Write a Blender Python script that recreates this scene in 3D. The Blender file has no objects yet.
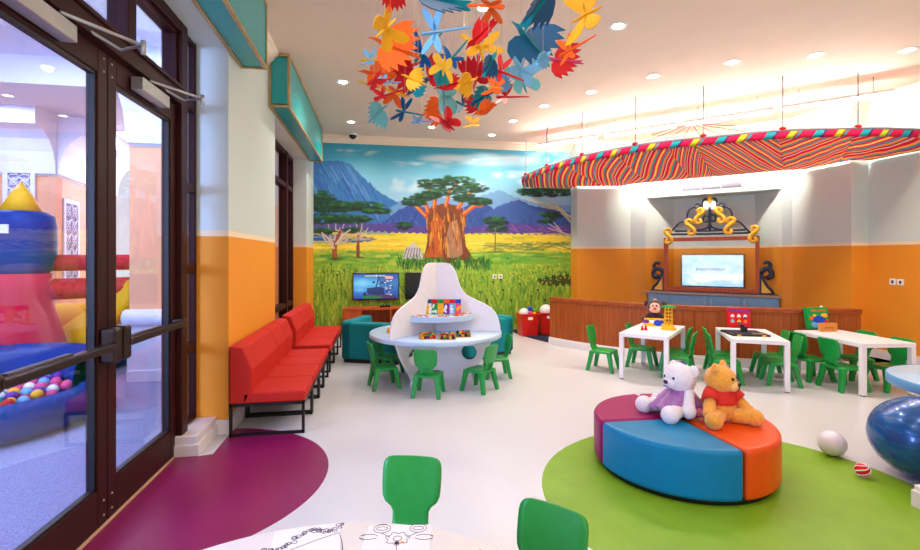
import bpy, bmesh, math, random
import numpy as np
from mathutils import Vector, Matrix, Euler, noise as mnoise
rnd = random.Random(7)
PI = math.pi
SC = bpy.context.scene
COL = SC.collection

# ------------------------------------------------------------------ survey of the room (camera at 1.45 m, wall on the left runs along +Y)
F, PSI, HE, HY, CX = 470.0, math.radians(9.66), 1.45, 257.5, 460.0
cp, sp = math.cos(PSI), math.sin(PSI)
def ray(px, py):
    l = (px-CX)/F; u = (HY-py)/F
    return (l*cp+sp, -l*sp+cp, u)
def at_z(px, py, z=0.0):
    d = ray(px, py); t = (z-HE)/d[2]; return (d[0]*t, d[1]*t)
def at_y(px, py, y):
    d = ray(px, py); t = y/d[1]; return (d[0]*t, HE+d[2]*t)
def at_d(px, py, dep):
    d = ray(px, py); return Vector((d[0]*dep, d[1]*dep, HE+d[2]*dep))
def proj(x, y, z):
    l = x*cp-y*sp; d = x*sp+y*cp
    return (CX+F*l/d, HY-F*(z-HE)/d)

# ------------------------------------------------------------------ materials
def lin(c):
    return tuple((v/255/12.92) if v/255 <= 0.04045 else ((v/255+0.055)/1.055)**2.4 for v in c)
def new_mat(name):
    m = bpy.data.materials.new(name); m.use_nodes = True
    nt = m.node_tree; b = nt.nodes['Principled BSDF']
    return m, nt, b
def mat(name, c, rough=0.5, metal=0.0, var=0.06, scale=14.0, bump=0.0, bscale=120.0, spec=0.5, coat=0.0, sheen=0.0):
    m, nt, b = new_mat(name); L = nt.links.new
    col = lin(c)
    tc = nt.nodes.new('ShaderNodeTexCoord')
    nz = nt.nodes.new('ShaderNodeTexNoise'); nz.inputs['Scale'].default_value = scale; nz.inputs['Detail'].default_value = 4
    L(tc.outputs['Object'], nz.inputs['Vector'])
    cr = nt.nodes.new('ShaderNodeValToRGB')
    cr.color_ramp.elements[0].position = 0.3; cr.color_ramp.elements[1].position = 0.7
    cr.color_ramp.elements[0].color = (*[v*(1-var) for v in col], 1); cr.color_ramp.elements[1].color = (*[min(1, v*(1+var)) for v in col], 1)
    L(nz.outputs['Fac'], cr.inputs['Fac']); L(cr.outputs['Color'], b.inputs['Base Color'])
    b.inputs['Roughness'].default_value = rough; b.inputs['Metallic'].default_value = metal
    b.inputs['Specular IOR Level'].default_value = spec
    b.inputs['Coat Weight'].default_value = coat
    b.inputs['Sheen Weight'].default_value = sheen
    if bump:
        n2 = nt.nodes.new('ShaderNodeTexNoise'); n2.inputs['Scale'].default_value = bscale; n2.inputs['Detail'].default_value = 3
        L(tc.outputs['Object'], n2.inputs['Vector'])
        bp = nt.nodes.new('ShaderNodeBump'); bp.inputs['Strength'].default_value = bump; bp.inputs['Distance'].default_value = 0.01
        L(n2.outputs['Fac'], bp.inputs['Height']); L(bp.outputs['Normal'], b.inputs['Normal'])
    return m
def emat(name, c, s):
    m, nt, b = new_mat(name)
    b.inputs['Base Color'].default_value = (*lin(c), 1); b.inputs['Emission Color'].default_value = (*lin(c), 1); b.inputs['Emission Strength'].default_value = s
    return m
def wood(name, c1, c2, axis=2, scale=9.0, rough=0.4, slat=0.0):
    m, nt, b = new_mat(name); L = nt.links.new
    tc = nt.nodes.new('ShaderNodeTexCoord'); mp = nt.nodes.new('ShaderNodeMapping')
    sc = [scale*3]*3; sc[axis] = scale*0.12; mp.inputs['Scale'].default_value = sc
    L(tc.outputs['Object'], mp.inputs['Vector'])
    nz = nt.nodes.new('ShaderNodeTexNoise'); nz.inputs['Scale'].default_value = 1.0; nz.inputs['Detail'].default_value = 6; nz.inputs['Roughness'].default_value = 0.6
    L(mp.outputs['Vector'], nz.inputs['Vector'])
    cr = nt.nodes.new('ShaderNodeValToRGB'); cr.color_ramp.elements[0].position = 0.33; cr.color_ramp.elements[1].position = 0.68
    cr.color_ramp.elements[0].color = (*lin(c1), 1); cr.color_ramp.elements[1].color = (*lin(c2), 1)
    L(nz.outputs['Fac'], cr.inputs['Fac']); L(cr.outputs['Color'], b.inputs['Base Color'])
    b.inputs['Roughness'].default_value = rough; b.inputs['Specular IOR Level'].default_value = 0.25
    return m
def glass_mat(name, tint=(235, 238, 250)):
    m, nt, b = new_mat(name); L = nt.links.new
    nt.nodes.remove(b)
    out = nt.nodes['Material Output']
    tr = nt.nodes.new('ShaderNodeBsdfTransparent'); tr.inputs['Color'].default_value = (*lin(tint), 1)
    gl = nt.nodes.new('ShaderNodeBsdfGlossy'); gl.inputs['Roughness'].default_value = 0.0
    ge = nt.nodes.new('ShaderNodeNewGeometry'); dt = nt.nodes.new('ShaderNodeVectorMath'); dt.operation = 'DOT_PRODUCT'
    L(ge.outputs['Normal'], dt.inputs[0]); L(ge.outputs['Incoming'], dt.inputs[1])
    def mth(op, a, b=None):
        n = nt.nodes.new('ShaderNodeMath'); n.operation = op
        for i, v in enumerate((a, b)):
            if v is None: continue
            if isinstance(v, (int, float)): n.inputs[i].default_value = v
            else: L(v, n.inputs[i])
        return n.outputs[0]
    c_ = mth('ABSOLUTE', dt.outputs['Value']); f_ = mth('ADD', mth('MULTIPLY', mth('POWER', mth('SUBTRACT', 1.0, c_), 4.0), 0.95), 0.045)
    mx = nt.nodes.new('ShaderNodeMixShader')
    L(f_, mx.inputs['Fac']); L(tr.outputs['BSDF'], mx.inputs[1]); L(gl.outputs['BSDF'], mx.inputs[2])
    L(mx.outputs['Shader'], out.inputs['Surface'])
    return m
def wall_mat(name, z1, low, line, up, lw=0.045):
    """painted wall: orange below, a cream band, pale above (height in metres)"""
    m, nt, b = new_mat(name); L = nt.links.new
    ge = nt.nodes.new('ShaderNodeNewGeometry'); sx = nt.nodes.new('ShaderNodeSeparateXYZ'); L(ge.outputs['Position'], sx.inputs['Vector'])
    mr = nt.nodes.new('ShaderNodeMath'); mr.operation = 'DIVIDE'; mr.inputs[1].default_value = 4.0; L(sx.outputs['Z'], mr.inputs[0])
    cr = nt.nodes.new('ShaderNodeValToRGB'); cr.color_ramp.interpolation = 'CONSTANT'
    e = cr.color_ramp.elements; e[0].position = 0; e[0].color = (*lin(low), 1); e[1].position = z1/4; e[1].color = (*lin(line), 1)
    x = e.new((z1+lw)/4); x.color = (*lin(up), 1)
    L(mr.outputs[0], cr.inputs['Fac'])
    nz = nt.nodes.new('ShaderNodeTexNoise'); nz.inputs['Scale'].default_value = 2.5; nz.inputs['Detail'].default_value = 5
    L(ge.outputs['Position'], nz.inputs['Vector'])
    mx = nt.nodes.new('ShaderNodeMix'); mx.data_type = 'RGBA'; mx.blend_type = 'MULTIPLY'; mx.inputs['Factor'].default_value = 0.06
    L(cr.outputs['Color'], mx.inputs['A']); L(nz.outputs['Color'], mx.inputs['B'])
    L(mx.outputs['Result'], b.inputs['Base Color']); b.inputs['Roughness'].default_value = 0.55; b.inputs['Specular IOR Level'].default_value = 0.3
    return m
def vcol_mat(name, rough=0.6, emit=0.0):
    m, nt, b = new_mat(name); L = nt.links.new
    a = nt.nodes.new('ShaderNodeAttribute'); a.attribute_name = 'paint'
    L(a.outputs['Color'], b.inputs['Base Color']); b.inputs['Roughness'].default_value = rough
    if emit:
        b.inputs['Base Color'].default_value = (0.01, 0.01, 0.01, 1)
        for l in list(b.inputs['Base Color'].links): nt.links.remove(l)
        L(a.outputs['Color'], b.inputs['Emission Color']); b.inputs['Emission Strength'].default_value = emit
    return m

WALL = wall_mat('two_tone_wall_paint', 1.615, (240, 154, 44), (248, 226, 190), (212, 224, 218))
M = dict(
    floor=mat('speckled_lino', (208, 207, 214), 0.28, var=0.05, scale=260, spec=0.45),
    maroon=mat('maroon_lino', (132, 20, 84), 0.32, var=0.08, scale=200),
    lime=mat('lime_lino', (122, 164, 32), 0.4, var=0.08, scale=5, spec=0.3),
    navy_carpet=mat('navy_carpet', (24, 30, 62), 0.95, var=0.6, scale=30),
    ceiling=mat('ceiling_paint', (236, 216, 198), 0.8, var=0.02, scale=3),
    white_trim=mat('white_trim_paint', (232, 226, 230), 0.35, var=0.02),
    crown=mat('cream_cornice_paint', (245, 228, 205), 0.5, var=0.02),
    frame=mat('dark_red_brown_metal', (52, 14, 14), 0.45, var=0.10, scale=6, spec=0.2),
    frame_dk=mat('bronze_metal', (66, 52, 48), 0.3, 0.75, var=0.1),
    steel=mat('brushed_steel', (190, 192, 190), 0.35, 0.7, var=0.05),
    rubber=mat('black_rubber', (16, 15, 16), 0.5),
    sill=mat('beige_threshold', (196, 160, 130), 0.5, var=0.1),
    teal_panel=mat('teal_acrylic', (26, 160, 165), 0.25, var=0.04, scale=3),
    gold_frame=wood('light_oak_frame', (166, 138, 88), (196, 170, 118), 2),
    red=mat('red_upholstery', (192, 36, 24), 0.7, var=0.06, scale=60, spec=0.25),
    black=mat('black_metal', (18, 17, 19), 0.4, var=0.1),
    teal=mat('teal_upholstery', (8, 128, 140), 0.8, var=0.08, scale=80, spec=0.25),
    white_lam=mat('white_laminate', (238, 234, 240), 0.35, var=0.02),
    blue_lam=mat('pale_blue_laminate', (186, 214, 240), 0.3, var=0.02),
    green=mat('green_plastic', (22, 150, 62), 0.35, var=0.05, scale=20),
    wood=wood('cherry_wood_veneer', (142, 64, 22), (180, 94, 40), 2, 12),
    wood_top=wood('cherry_wood_cap', (140, 62, 24), (170, 86, 38), 0, 7),
    wood_r=wood('red_brown_wood', (164, 70, 26), (194, 94, 40), 2, 10),
    oak=wood('pale_wood', (206, 126, 52), (222, 150, 76), 0, 14),
    navy=mat('navy_paint', (26, 36, 62), 0.4, var=0.06),
    gold=mat('gold_paint', (238, 182, 40), 0.4, var=0.05),
    cab_blue=mat('blue_grey_laminate', (132, 174, 206), 0.4, var=0.04),
    cab_top=mat('beige_countertop', (176, 150, 116), 0.4, var=0.08, scale=40),
    vinyl_blue=mat('blue_vinyl', (0, 120, 172), 0.38, spec=0.28, var=0.04, scale=10, bump=0.05, bscale=300),
    vinyl_orange=mat('orange_vinyl', (222, 76, 10), 0.34, spec=0.35, var=0.05, scale=10, bump=0.05, bscale=300),
    vinyl_purple=mat('purple_vinyl', (146, 8, 88), 0.42, spec=0.25, var=0.05, scale=10, bump=0.05, bscale=300),
    fur_white=mat('white_plush', (240, 232, 240), 0.95, var=0.05, scale=60, bump=0.9, bscale=160, sheen=0.5),
    fur_gold=mat('golden_plush', (242, 164, 52), 0.95, var=0.14, scale=60, bump=0.9, bscale=160, sheen=0.4),
    fur_cream=mat('cream_plush', (246, 196, 110), 0.95, var=0.08, scale=60, bump=0.9, bscale=160, sheen=0.4),
    fur_brown=mat('brown_plush', (64, 32, 22), 0.95, var=0.12, scale=60, bump=0.8, bscale=160, sheen=0.3),
    fur_pink=mat('pink_plush', (236, 176, 160), 0.9, var=0.05, scale=60, bump=0.4, bscale=160),
    satin=mat('lilac_satin', (150, 92, 160), 0.35, var=0.22, scale=26, bump=0.5, bscale=40, sheen=0.3),
    cloth_red=mat('red_jersey', (206, 34, 24), 0.8, var=0.08, scale=90),
    eye=mat('black_bead', (10, 10, 14), 0.12),
    eye_purple=mat('purple_bead', (58, 36, 96), 0.2),
    screen_black=mat('dark_screen', (6, 6, 8), 0.15),
    paper=mat('white_paper', (233, 229, 236), 0.7, var=0.01),
    ink=mat('printed_ink', (70, 62, 104), 0.7),
    blue_edge=mat('blue_edge_band', (96, 160, 214), 0.35, var=0.03),
    ball_white=mat('white_ball_vinyl', (226, 218, 236), 0.3, var=0.03),
    ball_blue=mat('metallic_blue_rubber', (8, 84, 160), 0.24, 0.25, var=0.05, coat=0.4),
    can_trim=mat('white_lamp_trim', (246, 244, 240), 0.4, var=0.01),
    lamp=emat('lamp_lens', (255, 246, 230), 14.0),
    tube=emat('lamp_tube', (255, 250, 240), 110.0),
    lit=emat('daylit_window_pane', (250, 250, 255), 5.0),
    inflat_blue=mat('blue_inflatable_vinyl', (20, 52, 124), 0.5, var=0.08, scale=5, spec=0.2),
    inflat_red=mat('red_inflatable_vinyl', (206, 8, 50), 0.5, var=0.08, scale=5, spec=0.15),
    inflat_yellow=mat('yellow_inflatable_vinyl', (250, 186, 14), 0.5, var=0.06, scale=5, spec=0.2),
    carpet=mat('grey_blue_carpet', (140, 142, 170), 0.95, var=0.35, scale=120),
    peach=wall_mat('peach_wall_paint', 2.75, (246, 176, 126), (240, 236, 240), (232, 226, 236), 0.1),
    lilac_white=mat('white_plaster', (236, 232, 242), 0.6, var=0.02),
    wire=mat('thin_nylon_wire', (206, 186, 160), 0.5),
    rod=mat('grey_rod', (150, 150, 160), 0.4, 0.5),
    glass=glass_mat('clear_door_glass'),
    basket=mat('red_plastic', (206, 28, 20), 0.35, var=0.1, scale=16),
)
PAL = {'red': (206, 24, 30), 'orange': (240, 100, 22), 'yellow': (246, 178, 30), 'dark_blue': (8, 78, 122), 'teal': (10, 136, 142), 'light_blue': (112, 176, 216),
       'pale_teal': (104, 180, 188), 'pink': (232, 80, 130), 'green': (20, 150, 70), 'blue': (24, 70, 190), 'white': (240, 238, 240), 'black': (20, 20, 22), 'purple': (110, 50, 150)}
C = {k: mat(k+'_gloss', v, 0.5, var=0.03, spec=0.22) for k, v in PAL.items()}

# ------------------------------------------------------------------ object helpers
def tag(o, label=None, cat=None, group=None, kind=None):
    if label: o['label'] = label
    if cat: o['category'] = cat
    if group: o['group'] = group
    if kind: o['kind'] = kind
    return o
def empty(name, loc=(0, 0, 0), rz=0.0, label=None, cat=None, group=None, kind=None):
    o = bpy.data.objects.new(name, None); COL.objects.link(o); o.location = loc; o.rotation_euler = (0, 0, rz); o.empty_display_size = 0.1
    return tag(o, label, cat, group, kind)
def copy_tree(o, parent=None):
    c = o.copy(); COL.objects.link(c)
    if parent: c.parent = parent
    for ch in [x for x in COL.objects if x.parent == o]: copy_tree(ch, c)
    return c
class MB:
    """collects shapes into one mesh"""
    def __init__(s): s.bm = bmesh.new(); s.smooth = set()
    def box(s, x0, x1, y0, y1, z0, z1, mt=None):
        g = bmesh.ops.create_cube(s.bm, size=1.0)
        m = Matrix.Translation(((x0+x1)/2, (y0+y1)/2, (z0+z1)/2)) @ Matrix.Diagonal((abs(x1-x0), abs(y1-y0), abs(z1-z0), 1))
        if mt is not None: m = mt @ m
        bmesh.ops.transform(s.bm, matrix=m, verts=g['verts']); return s
    def prism(s, pts, z0, z1, mt=None):
        """pts: (x, y) outline, extruded z0..z1"""
        a = [s.bm.verts.new((p[0], p[1], z0)) for p in pts]; b = [s.bm.verts.new((p[0], p[1], z1)) for p in pts]
        n = len(pts); fs = [s.bm.faces.new(a[::-1]), s.bm.faces.new(b)]
        for i in range(n): fs.append(s.bm.faces.new((a[i], a[(i+1) % n], b[(i+1) % n], b[i])))
        if mt is not None: bmesh.ops.transform(s.bm, matrix=mt, verts=a+b)
        bmesh.ops.recalc_face_normals(s.bm, faces=fs); return s
    def wall(s, p0, p1, z0, z1, th=0.15, side=1):
        d = Vector((p1[0]-p0[0], p1[1]-p0[1])).normalized(); n = Vector((-d.y, d.x))*side*th
        return s.prism([p0, p1, (p1[0]+n.x, p1[1]+n.y), (p0[0]+n.x, p0[1]+n.y)], z0, z1)
    def tube(s, pts, r, seg=8, cap=True, flat=None):
        pts = [Vector(p) for p in pts]; n = len(pts); rings = []
        rs = r if isinstance(r, (list, tuple)) else [r]*n
        up = None
        for i, p in enumerate(pts):
            t = (pts[min(i+1, n-1)]-pts[max(i-1, 0)])
            if t.length < 1e-9: t = Vector((0, 0, 1))
            t.normalize()
            if up is None: up = Vector((0, 0, 1)) if abs(t.z) < 0.9 else Vector((1, 0, 0))
            x = t.cross(up)
            if x.length < 1e-6: x = t.cross(Vector((1, 0.3, 0)))
            x.normalize(); y = x.cross(t); up = y
            k = flat or 1.0
            rings.append([s.bm.verts.new(p+(x*math.cos(a)*k+y*math.sin(a))*rs[i]) for a in [2*PI*j/seg for j in range(seg)]])
        fs = []
        for i in range(n-1):
            for j in range(seg): fs.append(s.bm.faces.new((rings[i][j], rings[i][(j+1) % seg], rings[i+1][(j+1) % seg], rings[i+1][j])))
        s.smooth.update(fs)
        if cap: fs += [s.bm.faces.new(rings[0][::-1]), s.bm.faces.new(rings[-1])]
        bmesh.ops.recalc_face_normals(s.bm, faces=fs); return s
    def lathe(s, prof, seg=32, c=(0, 0, 0), a0=0.0, a1=2*PI, sy=1.0, cap=True):
        """prof: (r, z) from bottom to top, revolved about z"""
        full = abs(a1-a0-2*PI) < 1e-6; n = seg if full else seg+1; rings = []; fs = []
        for r, z in prof:
            if r < 1e-6: rings.append([s.bm.verts.new((c[0], c[1], c[2]+z))])
            else: rings.append([s.bm.verts.new((c[0]+r*math.cos(a), c[1]+r*math.sin(a)*sy, c[2]+z)) for a in [a0+(a1-a0)*j/seg for j in range(n)]])
        for i in range(len(rings)-1):
            A, B = rings[i], rings[i+1]
            for j in range(seg):
                k = (j+1) % n
                if len(A) == 1 and len(B) == 1: continue
                if len(A) == 1: fs.append(s.bm.faces.new((A[0], B[k], B[j])))
                elif len(B) == 1: fs.append(s.bm.faces.new((A[j], A[k], B[0])))
                else: fs.append(s.bm.faces.new((A[j], A[k], B[k], B[j])))
        s.smooth.update(fs)
        for ring, rev in ((rings[0], True), (rings[-1], False)):
            if len(ring) > 2 and full and cap: fs.append(s.bm.faces.new(ring[::-1] if rev else ring))
        bmesh.ops.recalc_face_normals(s.bm, faces=fs); return s
    def ball(s, c, r, sc=(1, 1, 1), rot=None, seg=20, wob=0.0):
        g = bmesh.ops.create_uvsphere(s.bm, u_segments=seg, v_segments=max(8, seg*2//3), radius=1.0)
        if wob:
            for v in g['verts']: v.co *= 1+wob*mnoise.noise(v.co*6+Vector(c)*30)
        m = Matrix.Translation(c) @ (rot.to_matrix().to_4x4() if rot else Matrix.Identity(4)) @ Matrix.Diagonal((r*sc[0], r*sc[1], r*sc[2], 1))
        bmesh.ops.transform(s.bm, matrix=m, verts=g['verts'])
        s.smooth.update({f for v in g['verts'] for f in v.link_faces}); return s
    def grid(s, fn, nu, nv, smooth=True):
        vs = [[s.bm.verts.new(fn(i/nu, j/nv)) for j in range(nv+1)] for i in range(nu+1)]
        fs = [s.bm.faces.new((vs[i][j], vs[i+1][j], vs[i+1][j+1], vs[i][j+1])) for i in range(nu) for j in range(nv)]
        if smooth: s.smooth.update(fs)
        return s
    def build(s, name, m, parent=None, bevel=0.0, seg=2, loc=None, rot=None, solid=0.0, sub=0):
        for f in s.bm.faces: f.smooth = f in s.smooth
        me = bpy.data.meshes.new(name); s.bm.to_mesh(me); s.bm.free()
        for x in (m if isinstance(m, (list, tuple)) else [m]): me.materials.append(x)
        o = bpy.data.objects.new(name, me); COL.objects.link(o)
        if parent: o.parent = parent
        if loc: o.location = loc
        if rot: o.rotation_euler = rot
        if solid:
            k = o.modifiers.new('solid', 'SOLIDIFY'); k.thickness = solid; k.offset = 0
        if bevel:
            k = o.modifiers.new('bevel', 'BEVEL'); k.width = bevel; k.segments = seg; k.limit_method = 'ANGLE'; k.angle_limit = math.radians(40)
        if sub:
            k = o.modifiers.new('sub', 'SUBSURF'); k.levels = sub; k.render_levels = sub
        return o
def struct(o, kind='structure'):
    o['kind'] = kind; return o
def text(name, s, size, m, parent, loc, rot, ext=0.0015, sx=1.0):
    cu = bpy.data.curves.new(name, 'FONT'); cu.body = s; cu.size = size; cu.extrude = ext; cu.align_x = 'CENTER'; cu.align_y = 'CENTER'
    cu.materials.append(m)
    tmp = bpy.data.objects.new('tmp', cu); COL.objects.link(tmp)
    bpy.context.view_layer.update()
    me = bpy.data.meshes.new_from_object(tmp.evaluated_get(bpy.context.evaluated_depsgraph_get())); bpy.data.objects.remove(tmp); me.name = name
    o = bpy.data.objects.new(name, me); COL.objects.link(o); o.parent = parent; o.location = loc; o.rotation_euler = rot; o.scale = (sx, 1, 1)
    return o
def spline(pts, n=8):
    out = []; P = [Vector(p) for p in pts]
    for i in range(len(P)-1):
        p0, p1, p2, p3 = P[max(i-1, 0)], P[i], P[i+1], P[min(i+2, len(P)-1)]
        for k in range(n):
            t = k/n
            out.append(0.5*((2*p1)+(p2-p0)*t+(2*p0-5*p1+4*p2-p3)*t*t+(3*p1-p0-3*p2+p3)*t**3))
    out.append(P[-1]); return out
def area(name, loc, size, power, col=(1, 1, 1), rot=(0, 0, 0), parent=None, sy=None, spread=PI):
    l = bpy.data.lights.new(name, 'AREA'); l.energy = power; l.color = col; l.size = size; l.spread = spread
    if sy: l.shape = 'RECTANGLE'; l.size_y = sy
    else: l.shape = 'DISK'
    o = bpy.data.objects.new(name, l); COL.objects.link(o); o.location = loc; o.rotation_euler = rot
    if parent: o.parent = parent
    return o
# ================================================================== the room
CEIL = 3.75
XL, XG = -1.23, -1.5                       # face of the piers and plane of the glazing on the left
m = MB(); m.box(-1.62, 7.4, -3.2, 9.35, -0.1, 0.0); struct(m.build('floor', M['floor']))
m = MB(); m.box(-1.62, 7.4, -3.2, 9.35, CEIL, CEIL+0.1); struct(m.build('ceiling', M['ceiling']))
# coloured areas laid into the floor
m = MB(); m.prism([(2.16+1.19*math.cos(a), 2.56+1.1*math.sin(a)) for a in [2*PI*i/72 for i in range(72)]], 0.0, 0.002); struct(m.build('floor_inlay', M['lime']))
pts = [(-1.3+0.95*math.cos(a), 3.3+0.95*math.sin(a)) for a in [math.radians(-150+3*i) for i in range(101)]]
pts = [(max(x, -1.46 if y < 3.70 else -1.215), y) for x, y in pts]+[(-1.215, 3.72), (-1.30, 3.70), (-1.46, 3.70), (-1.46, 3.0)]
m = MB(); m.prism(pts, 0.0, 0.002); struct(m.build('floor_inlay', M['maroon']))
m = MB(); m.box(-1.58, -1.46, 0.9, 3.72, 0.0, 0.012); struct(m.build('trim_1', M['sill'], bevel=0.003))

# left wall: pier, lintel and jambs
m = MB()
m.box(-1.62, XL, -3.2, 0.9, 0, CEIL); m.box(-1.62, XL, 4.135, 5.875, 0, CEIL); m.box(-1.62, XL, 8.31, 9.3, 0, CEIL)
m.box(-1.62, XL, 0.9, 4.135, 3.18, CEIL); m.box(-1.62, XL, 5.875, 8.31, 3.12, CEIL)
m.box(-1.62, XL-0.001, 5.876, 8.309, 0, 0.12)
struct(m.build('wall_left', WALL))
m = MB(); m.box(-1.45, XL, 9.15, 9.3, 0, CEIL); m.box(XL, 3.87, 9.15, 9.3, 0, CEIL); struct(m.build('wall_back', WALL))
# corner walls behind the striped canopy: slanted pier, television wall with its niche, right-hand wall
m = MB(); m.wall((3.87, 9.2), (3.87, 8.84), 0, CEIL, 0.12); m.wall((3.87, 8.84), (4.91, 8.64), 0, CEIL, 0.12); struct(m.build('wall_corner', WALL))
P1 = Vector((4.91, 8.64, 0)); DT = Vector((0.70711, -0.70711, 0)); NT = Vector((-0.70711, -0.70711, 0))
MT = Matrix((( DT.x, -NT.x, 0, P1.x), (DT.y, -NT.y, 0, P1.y), (0, 0, 1, 0), (0, 0, 0, 1)))      # along the wall, into the wall, up
m = MB()
m.box(-0.02, 0.29, 0, 0.5, 0, CEIL, MT); m.box(2.483, 2.64, 0, 0.5, 0, CEIL, MT); m.box(0.29, 2.483, 0, 0.5, 2.61, CEIL, MT)
m.box(0.0, 2.62, 0.5, 0.62, 0, CEIL, MT)
m.prism([(0.29, 0.0), (0.29, 0.5), (0.70, 0.5)], 0, 2.61, MT); m.prism([(2.483, 0.0), (2.07, 0.5), (2.483, 0.5)], 0, 2.61, MT)
struct(m.build('wall_niche', WALL))
m = MB(); m.wall((6.765, 6.785), (6.78, 5.8), 0, CEIL, 0.15); m.wall((6.78, 5.8), (7.07, 5.8), 0, CEIL, 0.15); m.wall((7.07, 5.8), (7.07, -3.2), 0, CEIL, 0.15)
struct(m.build('wall_right', WALL))
# pillar at the right edge
m = MB(); m.box(3.09, 3.48, 1.75, 2.235, 0, CEIL); struct(m.build('wall_pillar', WALL))
m = MB(); m.box(3.055, 3.51, 1.72, 2.265, 0, 0.1); m.box(3.065, 3.50, 1.73, 2.255, 0.1, 0.13); struct(m.build('baseboard_pillar', M['white_trim'], bevel=0.006))

# baseboards
def bb(name, segs):
    m = MB()
    for p0, p1, sd in segs: m.wall(p0, p1, 0, 0.1, 0.022, sd); m.wall(p0, p1, 0.1, 0.135, 0.014, sd)
    return struct(m.build(name, M['white_trim'], bevel=0.004))
m = MB()
for y0, y1 in ((4.135, 5.875), (8.31, 9.13), (-3.2, 0.9)): m.box(XL, XL+0.022, y0, y1, 0, 0.11); m.box(XL, XL+0.014, y0, y1, 0.11, 0.145)
m.box(XG-0.02, -1.306, 3.70, 4.135, 0, 0.085); m.box(XG-0.02, -1.32, 3.715, 4.15, 0.085, 0.145); m.box(-1.32, XL+0.02, 4.113, 4.135, 0, 0.12)
struct(m.build('baseboard_left', M['white_trim'], bevel=0.005))
bb('baseboard_right', [((6.765, 6.785), (6.78, 5.8), -1), ((6.78, 5.8), (7.07, 5.8), -1), ((7.07, 5.8), (7.07, -1), -1)])
# cornice along the ceiling
def crown(name, pl, z=CEIL):
    m = MB(); prof = [(0, -0.14), (0.015, -0.14), (0.02, -0.115), (0.05, -0.085), (0.075, -0.045), (0.105, -0.03), (0.11, 0), (0, 0)]
    for (a, b) in zip(pl, pl[1:]):
        d = Vector((b[0]-a[0], b[1]-a[1], 0)); L = d.length; d.normalize(); n = Vector((d.y, -d.x, 0))
        mt = Matrix(((n.x, 0, d.x, a[0]), (n.y, 0, d.y, a[1]), (0, 1, 0, z), (0, 0, 0, 1)))
        m.prism(prof, -0.03, L+0.03, mt)
    return struct(m.build(name, M['crown']))
crown('trim_2', [(XL, -3), (XL, 9.15)]); crown('trim_3', [(XL, 9.15), (3.87, 9.15)])
crown('trim_4', [(3.87, 8.84), (4.91, 8.64), (6.765, 6.785), (6.78, 5.8), (7.07, 5.8), (7.07, -1)])

# ------------------------------------------------------------------ glazed double door, transoms and side light
XF = 0.055
def frame_box(mm, y0, y1, z0, z1, t=0.075, d=XF):  # mm collects the frame sides round an opening
    mm.box(XG-d, XG+d, y0, y0+t, z0, z1); mm.box(XG-d, XG+d, y1-t, y1, z0, z1); mm.box(XG-d, XG+d, y0, y1, z1-t, z1)
YM, YH0, YH1 = 2.86, 1.95, 3.735
m = MB()
m.box(XG-0.07, XG+0.07, YH1, YH1+0.11, 0.012, 3.18)                       # hinge post
m.box(XG-0.07, XG+0.07, YH0-0.11, YH0, 0.012, 3.18)
m.box(XG-0.07, XG+0.075, YH0, YH1, 2.57, 2.69); m.box(XG-0.055, XG+0.095, YH0, YH1, 2.665, 2.69)
m.box(XG-0.07, XG+0.07, YH0, YH1, 3.10, 3.18)
m.box(XG-0.06, XG+0.06, 3.02, 3.11, 2.69, 3.10)
struct(m.build('trim_5', M['frame'], bevel=0.006))
def door(name, y0, y1, hinge, bar_side, label):
    e = empty(name, (XG, (y0+y1)/2, 0.012), 0, label, 'door', kind='structure')
    w = (y1-y0)/2; g = MB(); zt = 2.55
    g.box(-0.03, 0.03, -w, -w+0.085, 0, zt); g.box(-0.03, 0.03, w-0.085, w, 0, zt); g.box(-0.029, 0.029, -w+0.085, w-0.085, 0, 0.2); g.box(-0.029, 0.029, -w+0.085, w-0.085, zt-0.13, zt)
    g.build('door_frame', M['frame'], e, bevel=0.005)
    b = MB()
    for a0, a1, z0, z1 in ((-w+0.085, -w+0.1, 0.2, zt-0.13), (w-0.1, w-0.085, 0.2, zt-0.13), (-w+0.085, w-0.085, 0.2, 0.215), (-w+0.085, w-0.085, zt-0.145, zt-0.13)): b.box(-0.012, 0.02, a0, a1, z0, z1)
    b.build('glazing_bead', M['black'], e)
    p = MB(); p.box(-0.004, 0.004, -w+0.09, w-0.09, 0.205, zt-0.135); p.build('glass_pane', M['glass'], e)
    s = bar_side
    pb = MB(); pb.box(0.075, 0.125, -w+0.06, w-0.09, 0.945, 0.985); pb.box(0.068, 0.105, -w+0.1, -w+0.5, 0.935, 0.995)
    pb.build('push_bar', M['frame_dk'], e, bevel=0.008)
    for yy in (s*(w-0.045), -s*(w-0.05)):
        k = MB(); k.box(0.03, 0.115, yy-0.035, yy+0.035, 0.87 if yy*s > 0 else 0.93, 1.06 if yy*s > 0 else 1.0); k.build('bar_bracket', M['frame_dk'], e, bevel=0.018, seg=3)
    c = MB(); c.box(0.035, 0.105, -0.21 if hinge > 0 else -w+0.12, 0.15 if hinge > 0 else -w+0.52, 2.44, 2.52); cl = c.build('door_closer', M['steel'], e, bevel=0.005)
    y_s = -0.10 if hinge > 0 else -w+0.42
    a = MB(); a.tube([(0.09, y_s, 2.535), (0.28, y_s+0.33, 2.545), (0.12, y_s+0.44, 2.56), (0.05, y_s+0.20, 2.575)], 0.009); a.tube([(0.28, y_s+0.33, 2.50), (0.28, y_s+0.33, 2.57)], 0.014); a.build('closer_arm', M['steel'], cl)
    h = MB()
    for zz in (0.05, 0.13, zt-0.04, zt-0.11): h.ball((0.031, -hinge*(w-0.035), zz), 0.006, seg=8)
    h.build('screw', M['steel'], e)
    return e
door('door_1', YH0, YM-0.004, -1, 1, 'dark brown glazed door leaf nearest the camera with push bar')
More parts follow.
